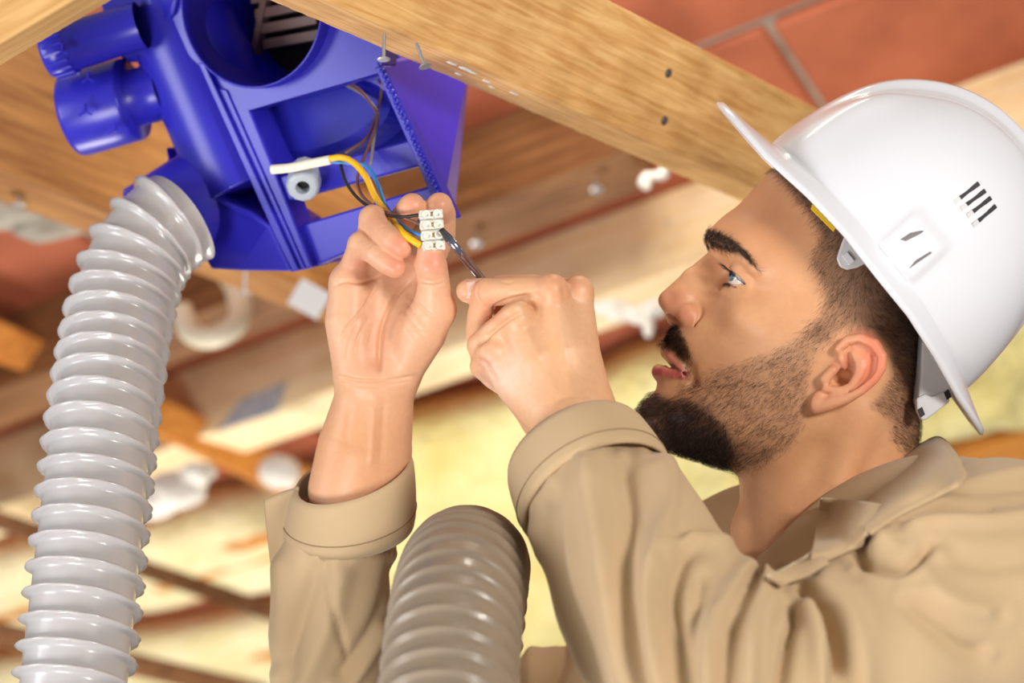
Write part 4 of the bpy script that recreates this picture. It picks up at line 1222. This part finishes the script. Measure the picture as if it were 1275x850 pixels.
def hat_surface(off=0.0):
    V = []
    for i in range(NT + 1):
        for j in range(NPH):
            ph = 2 * math.pi * j / NPH
            c, s = math.cos(ph), math.sin(ph)          # c=-1 front, +1 back
            a = 192 if c < 0 else 196; b = 172         # dome half length / half width in px
            if i <= 14:                                # brim: from its outer lip in to the foot of the dome
                t = i / 14
                ext = 10 + 74 * smoothstep(0.35, 1.0, -c) + 46 * smoothstep(0.55, 1.0, c)
                e = (1 - t) * ext
                rx = (a + e) * c; rz = (b + (1 - t) * (12 + 4 * abs(s))) * s
                y = rim_wave(rx) + 4 * t - 0
                y += 16 * t * (0.35 + 0.65 * abs(s)) - 4 * s * s
                if i == 0: y -= 5
            else:
                t = (i - 14) / (NT - 14)
                an = t * math.pi / 2
                rr = math.cos(an) ** 0.92; hh = math.sin(an) ** 1.0
                rx = a * c * rr; rz = b * s * rr
                base = rim_wave(a * c) + 4 + 16 * (0.35 + 0.65 * abs(s)) - 4 * s * s
                y = base * (1 - hh) + 243 * hh
                # crest along the middle
                cr = 9 * (1 - smoothstep(26, 40, abs(rz))) * smoothstep(0.12, 0.5, t)
                # channel beside the crest
                cr -= 2.5 * math.exp(-((abs(rz) - 52) / 10) ** 2) * smoothstep(0.2, 0.6, t)
                # raised shoulder at the front corner
                cr += 7 * math.exp(-((rx + 150) / 24) ** 2 - ((abs(rz) - 70) / 26) ** 2)
                # boss over the side slot
                bw = smoothstep(-34, -24, rx - 4) * (1 - smoothstep(24, 34, rx - 4)) * (1 - smoothstep(0.13, 0.22, t)) * smoothstep(0.75, 0.9, abs(s) )
                nrm = np.array([c * 0.6 * rr, hh + 0.1, s * rr]); nrm = nrm / np.linalg.norm(nrm)
                d = cr + 8 * bw
                rx += nrm[0] * d; y += nrm[1] * d; rz += nrm[2] * d
            V.append(HC + K * (h1 * rx + h2 * y + h3 * rz))
    Fs = np.array([(i * NPH + j, i * NPH + (j + 1) % NPH, (i + 1) * NPH + (j + 1) % NPH, (i + 1) * NPH + j) for i in range(NT) for j in range(NPH)])
    return np.array(V), Fs


hat = thing('hard_hat', HC, 'white plastic safety helmet with side vents worn by the man', 'helmet')
V, Fs = hat_surface()
if np.dot(np.cross(V[Fs[5000][1]] - V[Fs[5000][0]], V[Fs[5000][3]] - V[Fs[5000][0]]), V[Fs[5000][0]] - HC) < 0: Fs = Fs[:, ::-1]
shell = mk('shell', V, Fs, M_hat, hat)
# vents: dark strips on the shell paint the shade inside the slots
N_hat = vnormals(V, Fs)


def on_hat(px, py):
    """first point of the near side of the shell along a sight line, with its normal"""
    r = unit(cp(px, py, 1.0)); d = V - np.outer(V @ r, r); m = (V[:, 2] > -D0 + 0.01)
    i = np.where(m)[0][np.argmin(np.linalg.norm(d[m], axis=1))]
    dep = np.dot(V[i], N_hat[i]) / np.dot(r, N_hat[i])
    return r * dep, N_hat[i]


sm = shell.modifiers.new('thick', 'SOLIDIFY'); sm.thickness = 0.003; sm.offset = -1
SLOTS = [((1188, 252), (1219, 228)), ((1196, 260), (1227, 237)), ((1204, 269), (1234, 246)), ((1211, 281), (1240, 256))]
for k, (p, q) in enumerate(SLOTS):
    (a, n), (b, _) = on_hat(*p), on_hat(*q)
    ax = unit(b - a); n = unit(n - ax * np.dot(n, ax)); sd = np.cross(ax, n); c = (a + b) / 2
    v, f = box_c(c, ax * (np.linalg.norm(b - a) / 2), sd * 0.0019, n * 0.0006)
    o = bevel(mk('vent_slot', v, f, M_hat_dark, hat, smooth=False), 0.0008, 2)
    v, f = box_c(a + ax * 0.003 + n * 0.0003, ax * 0.003, sd * 0.0017, n * 0.0006)
    mk('slot_end', v, f, M_hat_in, o, smooth=False)
# grey patches painting the shaded gaps either side of the slot boss
for pts in (((1128, 300), (1150, 289), (1150, 286), (1133, 290), (1121, 298)), ((1132, 334), (1160, 315), (1158, 313), (1140, 324))):
    P = [on_hat(*q) for q in pts]; n = unit(sum(p[1] for p in P))
    v, f = prism([p[0] - n * 0.002 for p in P], n * 0.0026)
    mk('slot_gap', v, f, M_hat_gap, hat, smooth=False)
# harness: head band, side clip, yellow tab, rear ratchet strap
def band_pt(e1, e2, e3): return HC + K * (h1 * e1 + h2 * e2 + h3 * e3)
th = np.linspace(0, 2 * math.pi, 73)
rows = [[band_pt(160 * math.cos(a) * sc - 6, y + (-22 if math.cos(a) > 0.6 else 0) * (math.cos(a) - 0.6), 128 * math.sin(a) * sc) for a in th] for y, sc in ((14, 0.98), (34, 0.97), (54, 0.95))]
B = np.array(rows); n = B.shape[1]; Vb = B.reshape(-1, 3)
Fb = np.array([(r * n + i, r * n + i + 1, (r + 1) * n + i + 1, (r + 1) * n + i) for r in range(2) for i in range(n - 1)])
o = mk('head_band', Vb, Fb, M_hat_in, hat); s = o.modifiers.new('thick', 'SOLIDIFY'); s.thickness = 0.002; s.offset = 0
dC = D0 - 0.088
v, f = prism([cp(x, y, dC) for x, y in ((1053, 290), (1045, 312), (1042, 322), (1046, 332), (1055, 336), (1068, 333), (1080, 327), (1100, 340), (1092, 315), (1066, 284))], (0, 0, -0.003))
clip = bevel(mk('side_clip', v, f, M_hat_in, hat, smooth=False), 0.0012, 2)
v, f = prism([cp(x, y, dC + 0.0005) for x, y in ((1049, 318), (1054, 314), (1063, 325), (1057, 330))], (0, 0, 0.003))
mk('clip_peg', v, f, M_hat, clip, smooth=False)
v, f = prism([cp(x, y, dC - 0.001) for x, y in ((1079, 330), (1086, 326), (1105, 349), (1098, 354), (1090, 345))], (0, 0, 0.003))
bevel(mk('yellow_tab', v, f, M_yellow, hat, smooth=False), 0.001, 2)
v, f = prism([cp(x, y, dC - 0.004) for x, y in ((1012, 254), (1040, 284), (1038, 288), (1010, 260))], (0, 0, -0.003))
mk('yellow_tab', v, f, M_yellow, hat, smooth=False)
dR = D0 - 0.055
v, f = prism([cp(x, y, dR) for x, y in ((1148, 415), (1146, 470), (1143, 500), (1150, 515), (1178, 500), (1190, 480), (1165, 440))], (0, 0, -0.10))
strap = bevel(mk('nape_strap', v, f, M_hat_in, hat, smooth=False), 0.002, 2)
v, f = prism([cp(x, y, dR - 0.003) for x, y in ((1141, 496), (1142, 512), (1148, 524), (1154, 522), (1183, 500), (1180, 485), (1160, 494), (1152, 490))], (0, 0, -0.008))
bevel(mk('ratchet_clip', v, f, M_hat_in, strap, smooth=False), 0.0015, 2)
for (x, y) in ((1147, 513), (1180, 491)):
    v, f = box_c(cp(x, y, dR - 0.0035), (0.0018, 0.0012, 0), (-0.0012, 0.0030, 0), (0, 0, 0.0006)); mk('clip_slot', v, f, M_hat_dark, strap, smooth=False)
# ------------------------------------------------------------------ blue ventilation unit
M_blue = mat('blue_plastic', srgb(48, 44, 186), 0.30, spec=0.5, noise=(5, 0.3, srgb(40, 38, 172)))
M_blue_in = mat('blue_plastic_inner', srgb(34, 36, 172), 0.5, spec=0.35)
M_black = mat('recess_black', srgb(16, 14, 20), 0.6)  # black discs stand for the darkness inside the port and gland hole
M_brown_pl = mat('brown_louvre_plastic', srgb(120, 92, 84), 0.5)
M_gland = mat('grey_gland_plastic', srgb(176, 186, 196), 0.35)
UC = unit(np.array([0.42, 0.14, -0.90])); UO = cp(420, 230, 1.70)


def hu(px, py, off=0.0):
    r = cp(px, py, 1.0); o = UO + UC * off
    return r * (np.dot(o, UC) / np.dot(r, UC))

fan = thing('ventilation_unit', hu(380, 335), 'blue plastic ventilation fan unit with round port hanging under the beams', 'fan unit')


def slab(name, px, off0, off1, m=M_blue, parent=None, bev=0.002):
    v, f = prism([hu(x, y, off0) for x, y in px], UC * (off1 - off0))
    o = mk(name, v, f, m, parent or fan, smooth=False)
    return bevel(o, bev, 2) if bev else o

# front frame bars
slab('frame_bar', [(246, 78), (310, 133), (342, 212), (389, 333), (363, 339)], 0.0, 0.03).name = 'frame_bar'
slab('frame_lip', [(246, 78), (254, 78), (372, 336), (362, 339)], -0.006, 0.0, bev=0.001)
slab('frame_step', [(268, 108), (282, 112), (380, 334), (372, 336)], -0.002, 0.001, bev=0.001)
slab('frame_bar', [(338, 222), (516, 172), (532, 204), (352, 252)], 0.004, 0.022)
slab('frame_bar', [(366, 282), (540, 230), (553, 262), (389, 333)], 0.010, 0.024)
slab('frame_bar', [(466, 84), (478, 82), (566, 272), (552, 278)], -0.004, 0.01, bev=0.001)
# beaded ridge of the right-hand joint
pts = [np.array([476, 88]) + (np.array([547, 245]) - np.array([476, 88])) * t for t in np.linspace(0, 1, 25)]
parts = []
for k, q in enumerate(pts):
    c = hu(q[0] + RNG.uniform(-1, 1), q[1], -0.005)
    parts.append(lathe(c, -UC, [(-0.003, 0.0024), (0.0, 0.0024), (0.0012, 0.0021), (0.0022, 0.0012), (0.0025, 0.0001)], 10))
v, f = join(parts); mk('joint_ridge', v, f, M_blue, fan)
# side wall receding on the right
v, f = prism([hu(474, 80, 0.0), hu(552, 262, 0.0), cp(567, 256, 1.80), cp(580, 128, 1.84), cp(588, 60, 1.85)], np.array([-0.004, 0.002, 0.0]))
bevel(mk('side_wall', v, f, M_blue, fan, smooth=False), 0.001)
# back wall and fan housing seen through the upper window
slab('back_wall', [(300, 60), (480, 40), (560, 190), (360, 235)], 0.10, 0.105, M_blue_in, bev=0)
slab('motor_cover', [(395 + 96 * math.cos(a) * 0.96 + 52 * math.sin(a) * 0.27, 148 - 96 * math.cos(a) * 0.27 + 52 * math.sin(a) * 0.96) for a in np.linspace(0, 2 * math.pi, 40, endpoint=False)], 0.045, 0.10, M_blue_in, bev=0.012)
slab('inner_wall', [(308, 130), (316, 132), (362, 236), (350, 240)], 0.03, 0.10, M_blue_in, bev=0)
# top plate with a round port
PCc = hu(320, 6, -0.004); PR = 104 * 1.69 / F
e1 = unit(hu(420, 6) - hu(320, 6)); e2 = np.cross(UC, e1)
poly = [hu(x, y, 0.0) for x, y in ((236, 70), (310, 137), (474, 90), (480, 40), (480, -110), (330, -150), (210, -110), (196, -20))]
def plate_hole(poly, c, r, n=96):
    P2 = [np.array([np.dot(p - c, e1), np.dot(p - c, e2)]) for p in poly]; V = []; Fs = []
    for k in range(n):
        a = 2 * math.pi * k / n; d = np.array([math.cos(a), math.sin(a)]); best = 1e9
        for i in range(len(P2)):
            p, q = P2[i], P2[(i + 1) % len(P2)]; ed = q - p
            den = d[0] * ed[1] - d[1] * ed[0]
            if abs(den) < 1e-12: continue
            t = (p[0] * ed[1] - p[1] * ed[0]) / den; s = (p[0] * d[1] - p[1] * d[0]) / den
            if t > 0 and -1e-6 <= s <= 1 + 1e-6: best = min(best, t)
        for rad, dz in ((r, 0.004), (max(best, r + 0.002), 0.004), (max(best, r + 0.002), 0.03), (r, 0.03)):
            V.append(c + e1 * d[0] * rad + e2 * d[1] * rad + UC * dz)
    for k in range(n):
        m = (k + 1) % n
        for i in range(4): Fs.append((4 * k + i, 4 * k + (i + 1) % 4, 4 * m + (i + 1) % 4, 4 * m + i))
    return V, Fs
v, f = plate_hole(poly, PCc, PR); o = mk('top_plate', v, f, M_blue, fan, smooth=False)
v, f = lathe(PCc, UC, [(0.10, PR * 0.93), (0.0, PR * 0.965), (-0.010, PR * 0.97), (-0.011, PR * 0.985), (-0.010, PR), (0.028, PR)], 96)
port = mk('port_collar', v, f, M_blue, fan)
v, f = lathe(PCc + UC * 0.10, UC, [(0.0, 0.0001), (0.0, PR * 0.94)], 64); mk('port_back', v, f, M_black, port, smooth=False)
for k in range(4):
    c = hu(352 + 5 * k, -8 + 19 * k, 0.080)
    v, f = box_c(c, unit(e1 - 0.16 * e2) * 0.030, unit(e2) * 0.0042, UC * 0.006); mk('louvre_slat', v, f, M_brown_pl, port, smooth=False)
v, f = box_c(hu(327, 26, 0.078), unit(e2 - 0.25 * e1) * 0.034, e1 * 0.003, UC * 0.006); mk('louvre_frame', v, f, M_brown_pl, port, smooth=False)

# drum: a cylinder cut by two sloping planes
def plane3(p, q, r, inside):
    n = unit(np.cross(q - p, r - p)); return (p, n if np.dot(inside - p, n) < 0 else -n)
dax0, dax1 = hu(205, -20, 0.046), hu(352, 322, 0.046); dr = 0.050
da = unit(dax1 - dax0)
G = Grid(np.minimum(dax0, dax1) - 0.12, np.maximum(dax0, dax1) + 0.10, 0.0016)
X, Y, Z = G.ax[0][:, None, None], G.ax[1][None, :, None], G.ax[2][None, None, :]
px_, py_, pz_ = X - dax0[0], Y - dax0[1], Z - dax0[2]
t = px_ * da[0] + py_ * da[1] + pz_ * da[2]
d = np.sqrt(np.maximum(px_ ** 2 + py_ ** 2 + pz_ ** 2 - t ** 2, 1e-12)) - dr
d = np.maximum(d, np.abs(t - 0.085) - 0.118)
mid = (dax0 + dax1) / 2
cuts = [plane3(cp(330, 276, 1.712), cp(205, 190, 1.765), cp(250, 330, 1.80), mid), plane3(cp(222, 2, 1.70), cp(160, 79, 1.765), cp(120, -8, 1.83), mid)]
for p, n in cuts:
    hs = (X - p[0]) * n[0] + (Y - p[1]) * n[1] + (Z - p[2]) * n[2]
    d = -smin(-d, -hs, 0.004)
n = -UC; p = hu(300, 200, 0.0)
# keep it left of and just proud of the frame plane
G.f[:] = np.clip(d, -0.05, 0.05)
v, f = G.mesh(); del G
mk('fan_drum', v, f, M_blue, fan)
# flat shoulders closing the drum at both ends
def plate_pts(rows): return [hu(x, y, o) for x, y, o in rows]
v, f = prism(plate_pts([(205, 182, .024), (211, 197, .020), (228, 219, .013), (250, 236, .005), (280, 251, -.003), (310, 263, -.007), (335, 280, -.008), (364, 338, -.008), (300, 337, .0), (262, 335, .008), (238, 288, .016), (216, 232, .022)]), UC * 0.09)
bevel(mk('drum_shoulder', v, f, M_blue, fan, smooth=False), 0.004, 3)
v, f = prism(plate_pts([(118, -14, .02), (136, 44, .02), (148, 72, .018), (158, 79, .016), (168, 76, .012), (190, 52, .004), (214, 18, -.006), (222, -10, -.008), (230, -70, -.008), (130, -80, .01)]), UC * 0.09)
bevel(mk('drum_shoulder', v, f, M_blue, fan, smooth=False), 0.004, 3)

# spigots on the left
ax = unit(np.array([-0.93, -0.22, -0.22]))
o_ = cp(205, 112, 1.79)
v, f = lathe(o_, ax, [(0.0, 0.026), (0.030, 0.026), (0.031, 0.037), (0.034, 0.038), (0.086, 0.0385), (0.090, 0.038), (0.090, 0.0355), (0.036, 0.034), (0.034, 0.0001)], 64)
sp = mk('outlet_spigot', v, f, M_blue, fan)
def clip_mark(px, py, d, parent):
    c = cp(px, py, d)
    for a in (90, 215, 330):
        u = np.array([math.cos(math.radians(a)), math.sin(math.radians(a)), 0]); w = np.array([-u[1], u[0], 0])
        v, f = box_c(c + u * 0.003, u * 0.0035, w * 0.0008, np.array([0, 0, 0.0025])); mk('clip_rib', v, f, M_blue, parent, smooth=False)
clip_mark(110, 98, 1.756, sp); clip_mark(106, 138, 1.752, sp); clip_mark(144, 162, 1.755, sp)
o_ = cp(176, 31, 1.748); ax2 = unit(np.array([-0.95, -0.27, -0.1]))
v, f = lathe(o_, ax2, [(0.0, 0.021), (0.066, 0.0215), (0.067, 0.0235), (0.086, 0.0235), (0.089, 0.021), (0.089, 0.0001)], 48)
cap = mk('capped_spigot', v, f, M_blue, fan)
x2 = unit(np.cross(ax2, [0, 1, 0])); y2 = np.cross(ax2, x2)
for k in range(20):
    a = 2 * math.pi * k / 20; u = math.cos(a) * x2 + math.sin(a) * y2
    v, f = box_c(o_ + ax2 * 0.076 + u * 0.0238, ax2 * 0.009, np.cross(ax2, u) * 0.0012, u * 0.0012); mk('cap_rib', v, f, M_blue, cap, smooth=False)
clip_mark(78, 64, 1.718, cap); 
ax3 = unit(np.array([-0.76, -0.52, 0.20]))
o3 = cp(262, 244, 1.80)
v, f = lathe(o3, ax3, [(0.0, 0.047), (0.062, 0.0465), (0.064, 0.044), (0.03, 0.043), (0.03, 0.0001)], 64)
sp3 = mk('hose_spigot', v, f, M_blue, fan)
clip_mark(190, 262, 1.705, sp3); clip_mark(218, 294, 1.70, sp3)
# cable gland
ga = unit(np.array([0.02, -0.52, 0.85])); go = hu(380, 214, 0.0)
hexr = 0.0150
v, f = lathe(go, ga, [(-0.004, 0.0125), (0.010, 0.0130), (0.011, 0.0145), (0.022, 0.0150), (0.028, 0.0138), (0.030, 0.0120), (0.0305, 0.0062), (0.012, 0.0055), (0.012, 0.0001)], 12)
gl = mk('cable_gland', v, f, M_gland, fan, smooth=False); bevel(gl, 0.0008, 2)
v, f = lathe(go + ga * 0.020, ga, [(0.0, 0.0001), (0.0, 0.0056)], 24); mk('gland_hole', v, f, M_black, gl, smooth=False)

# ------------------------------------------------------------------ hoses
def hose(path, R, pitch, ridge, m, name, label, nseg=72, per=14, sharp=2.2, samples=60, parent=None):
    P = catmull(path, samples)
    L = np.concatenate([[0], np.cumsum(np.linalg.norm(np.diff(P, axis=0), axis=1))])
    n = int(L[-1] / pitch * per)
    S = np.linspace(0, L[-1], n); P = np.stack([np.interp(S, L, P[:, i]) for i in range(3)], axis=1)
    T, N, B = frames(P); th = np.linspace(0, 2 * math.pi, nseg, endpoint=False)
    ph = (S[:, None] / pitch + th[None, :] / (2 * math.pi)) % 1.0
    w = np.exp(-((ph - 0.5) / (0.5 / sharp)) ** 2 * 2.0)
    sag = 0.0012 * np.cos(2 * math.pi * ph * 1.0)
    Rr = R + ridge * w
    V = P[:, None, :] + Rr[:, :, None] * (np.cos(th)[None, :, None] * N[:, None, :] + np.sin(th)[None, :, None] * B[:, None, :])
    i, j = np.meshgrid(np.arange(n - 1), np.arange(nseg), indexing='ij'); k = (j + 1) % nseg
    Fq = np.stack([i * nseg + j, i * nseg + k, (i + 1) * nseg + k, (i + 1) * nseg + j], axis=-1).reshape(-1, 4)
    o = mk(name, V.reshape(-1, 3), Fq, m, base=P[0])
    return tag(o, label, 'hose')

M_hose = mat('translucent_grey_hose', srgb(190, 187, 188), 0.24, spec=0.5, trans=0.0, sub=0.25, coat=0.3, noise=(18, 0.25, srgb(172, 166, 164)))
M_hose2 = mat('taupe_hose', srgb(150, 134, 116), 0.34, spec=0.5, coat=0.15, noise=(20, 0.3, srgb(132, 116, 98)))
hose([cp(222, 268, 1.735), cp(200, 284, 1.725), cp(172, 318, 1.71), cp(153, 372, 1.69), cp(140, 440, 1.66), cp(127, 530, 1.62), cp(117, 620, 1.59), cp(106, 720, 1.56), cp(94, 830, 1.53), cp(82, 940, 1.50)],
     0.0405, 0.0212, 0.0072, M_hose, 'ventilation_hose', 'translucent grey ribbed hose hanging from the blue unit at the left', sharp=3.8)
hose([cp(552, 1000, 1.27), cp(557, 880, 1.33), cp(564, 790, 1.385), cp(573, 730, 1.445), cp(581, 708, 1.51), cp(584, 716, 1.575), cp(580, 775, 1.61), cp(572, 860, 1.62), cp(565, 960, 1.62)],
     0.0450, 0.0185, 0.0034, M_hose2, 'ventilation_hose', 'taupe ribbed hose arching up between the two sleeves', sharp=2.8)

# ------------------------------------------------------------------ cable and wires
M_sheath = mat('white_cable_sheath', srgb(236, 230, 214), 0.45)
M_yel = mat('yellow_insulation', srgb(246, 190, 20), 0.35); M_blu = mat('light_blue_insulation', srgb(60, 140, 220), 0.35)
M_brn = mat('brown_insulation', srgb(120, 80, 62), 0.4); M_blk = mat('black_insulation', srgb(34, 30, 32), 0.4); M_gry = mat('grey_insulation', srgb(150, 140, 130), 0.4)
cable = thing('electric_cable', cp(340, 211, 1.675), 'white sheathed mains cable with yellow and blue cores running to the terminal block', 'cable')
def wire(name, pts, r, m, parent=None, seg=10):
    v, f = tube(catmull([cp(*q) for q in pts], 10), r, seg); return mk(name, v, f, m, parent)
wire('sheath', [(338, 211, 1.672), (360, 209, 1.668), (385, 204, 1.664), (411, 199, 1.66)], 0.0040, M_sheath, cable, 14)
wire('yellow_core', [(408, 198, 1.660), (425, 196, 1.656), (441, 203, 1.648), (456, 221, 1.636), (468, 246, 1.615), (486, 270, 1.585), (504, 292, 1.556), (524, 306, 1.551)], 0.0027, M_yel, cable)
wire('blue_core', [(408, 201, 1.662), (436, 203, 1.660), (456, 207, 1.655), (470, 228, 1.640), (480, 255, 1.61), (496, 276, 1.575), (512, 288, 1.560), (525, 293, 1.552)], 0.0016, M_blu, cable)
w1 = wire('wire', [(424, 99, 1.735), (446, 111, 1.72), (463, 130, 1.708), (470, 148, 1.70), (463, 172, 1.682), (450, 205, 1.664), (445, 225, 1.652), (452, 245, 1.63), (475, 262, 1.59), (500, 270, 1.56), (525, 280, 1.553)], 0.0014, M_brn)
tag(w1, 'brown wire curving from the motor window down to the terminal block', 'wire')
w2 = wire('wire', [(422, 102, 1.74), (452, 118, 1.722), (470, 142, 1.708), (466, 170, 1.69), (461, 205, 1.672)], 0.0013, M_gry)
tag(w2, 'grey wire lying beside the brown one in the motor window', 'wire')
w3 = wire('wire', [(475, 90, 1.735), (474, 118, 1.722), (468, 145, 1.712), (456, 172, 1.70), (430, 191, 1.70)], 0.0013, M_brn)
tag(w3, 'thin brown wire dropping from the top right corner of the motor window', 'wire')
w4 = wire('wire', [(424, 204, 1.664), (430, 225, 1.655), (445, 246, 1.635), (468, 262, 1.60), (495, 270, 1.562), (525, 267, 1.552)], 0.0014, M_blk)
tag(w4, 'black wire looping below the yellow core into the top of the terminal block', 'wire')

# ------------------------------------------------------------------ terminal block and screwdriver
M_block = mat('white_nylon', srgb(236, 232, 222), 0.35, sub=0.2)
M_brass = mat('brass_insert', srgb(206, 178, 116), 0.3, metal=0.9)
tb = thing('terminal_block', cp(539, 313, 1.552), 'white four-way terminal block pinched between the far thumb and fingers', 'terminal block')
TL, TR, BR, BL = cp(522, 261, 1.548), cp(551, 259, 1.550), cp(555, 311, 1.548), cp(527, 313, 1.546)
tn = unit(np.cross(TR - TL, TL - BL)); tn = tn if tn[2] > 0 else -tn
for k in range(4):
    l0, l1 = TL + (BL - TL) * (k / 4 + 0.015), TL + (BL - TL) * ((k + 1) / 4 - 0.015)
    r0, r1 = TR + (BR - TR) * (k / 4 + 0.015), TR + (BR - TR) * ((k + 1) / 4 - 0.015)
    v, f = prism([l0, r0, r1, l1], -tn * 0.010)
    seg_ = bevel(mk('terminal', v, f, M_block, tb, smooth=False), 0.0008, 2)
    for s in (0.27, 0.75):
        c = (l0 + l1) / 2 * (1 - s) + (r0 + r1) / 2 * s
        v, f = lathe(c, tn, [(-0.001, 0.0034), (0.0022, 0.0034), (0.0026, 0.0030), (0.0026, 0.0022), (0.0004, 0.0020), (0.0004, 0.0001)], 20)
        t_ = mk('screw_tower', v, f, M_block, seg_)
        v, f = lathe(c + tn * 0.0005, tn, [(0, 0.0019), (0.0003, 0.0019), (0.0004, 0.0017), (0.0004, 0.0001)], 16)
    c = (l0 + l1 + r0 + r1) / 4
    v, f = lathe(c, tn, [(-0.001, 0.0016), (0.0008, 0.0016), (0.0008, 0.0001)], 14); mk('brass_insert', v, f, M_brass, seg_)
    c = (l0 + l1) / 2
    v, f = lathe(c - tn * 0.005, unit(TL - TR), [(-0.002, 0.0024), (0.0006, 0.0024), (0.0006, 0.0018), (-0.001, 0.0016), (-0.001, 0.0001)], 14); mk('wire_entry', v, f, M_block, seg_)
v, f = box_c((TL + TR + BL + BR) / 4 - tn * 0.006, (TR - TL) * 0.42, (BL - TL) * 0.49, tn * 0.003); mk('spine', v, f, M_block, tb, smooth=False)

M_chrome = mat('polished_steel', srgb(170, 172, 196), 0.14, metal=1.0)
M_handle = mat('blue_handle', srgb(50, 60, 150), 0.3, coat=0.4)
sd = thing('screwdriver', cp(549, 285, 1.5425), 'slim steel screwdriver held in the near fist, blade in the terminal block', 'screwdriver')
s0, s1, s2 = cp(549, 285, 1.5425), cp(598, 345, 1.578), cp(672, 436, 1.632)
sx = unit(s1 - s0); sw = unit(np.cross(sx, [0, 0, 1.0])); sn = np.cross(sx, sw)
parts = []; rows = []
prof = [(0.0, 0.0022, 0.0005), (0.003, 0.0024, 0.0008), (0.009, 0.0032, 0.0020), (0.013, 0.0033, 0.0031)]
nn = 16; V = []
for (t, w, h) in prof:
    for k in range(nn):
        a = 2 * math.pi * k / nn; V.append(s0 + sx * t + sw * w * math.cos(a) + sn * h * math.sin(a))
Fs = [(i * nn + k, i * nn + (k + 1) % nn, (i + 1) * nn + (k + 1) % nn, (i + 1) * nn + k) for i in range(3) for k in range(nn)] + [tuple(range(nn))]
M_tip = mat('dark_blade_steel', srgb(110, 112, 122), 0.3, metal=0.9)
mk('blade', V, Fs, M_tip, sd)
v, f = tube(np.array([s0 + sx * 0.012, s0 + sx * 0.03, s1, s1 + sx * 0.03]), 0.0034, 20); mk('shaft', v, f, M_chrome, sd)
v, f = lathe(s1 + sx * 0.016, sx, [(0, 0.004), (0.004, 0.007), (0.02, 0.008), (0.06, 0.009), (0.075, 0.008), (0.08, 0.0001)], 20); mk('handle', v, f, M_handle, sd)
nV=[headV,rhV,lhV]; nQ=[headQ,rhQ+len(headV),lhQ+len(headV)+len(rhV)]
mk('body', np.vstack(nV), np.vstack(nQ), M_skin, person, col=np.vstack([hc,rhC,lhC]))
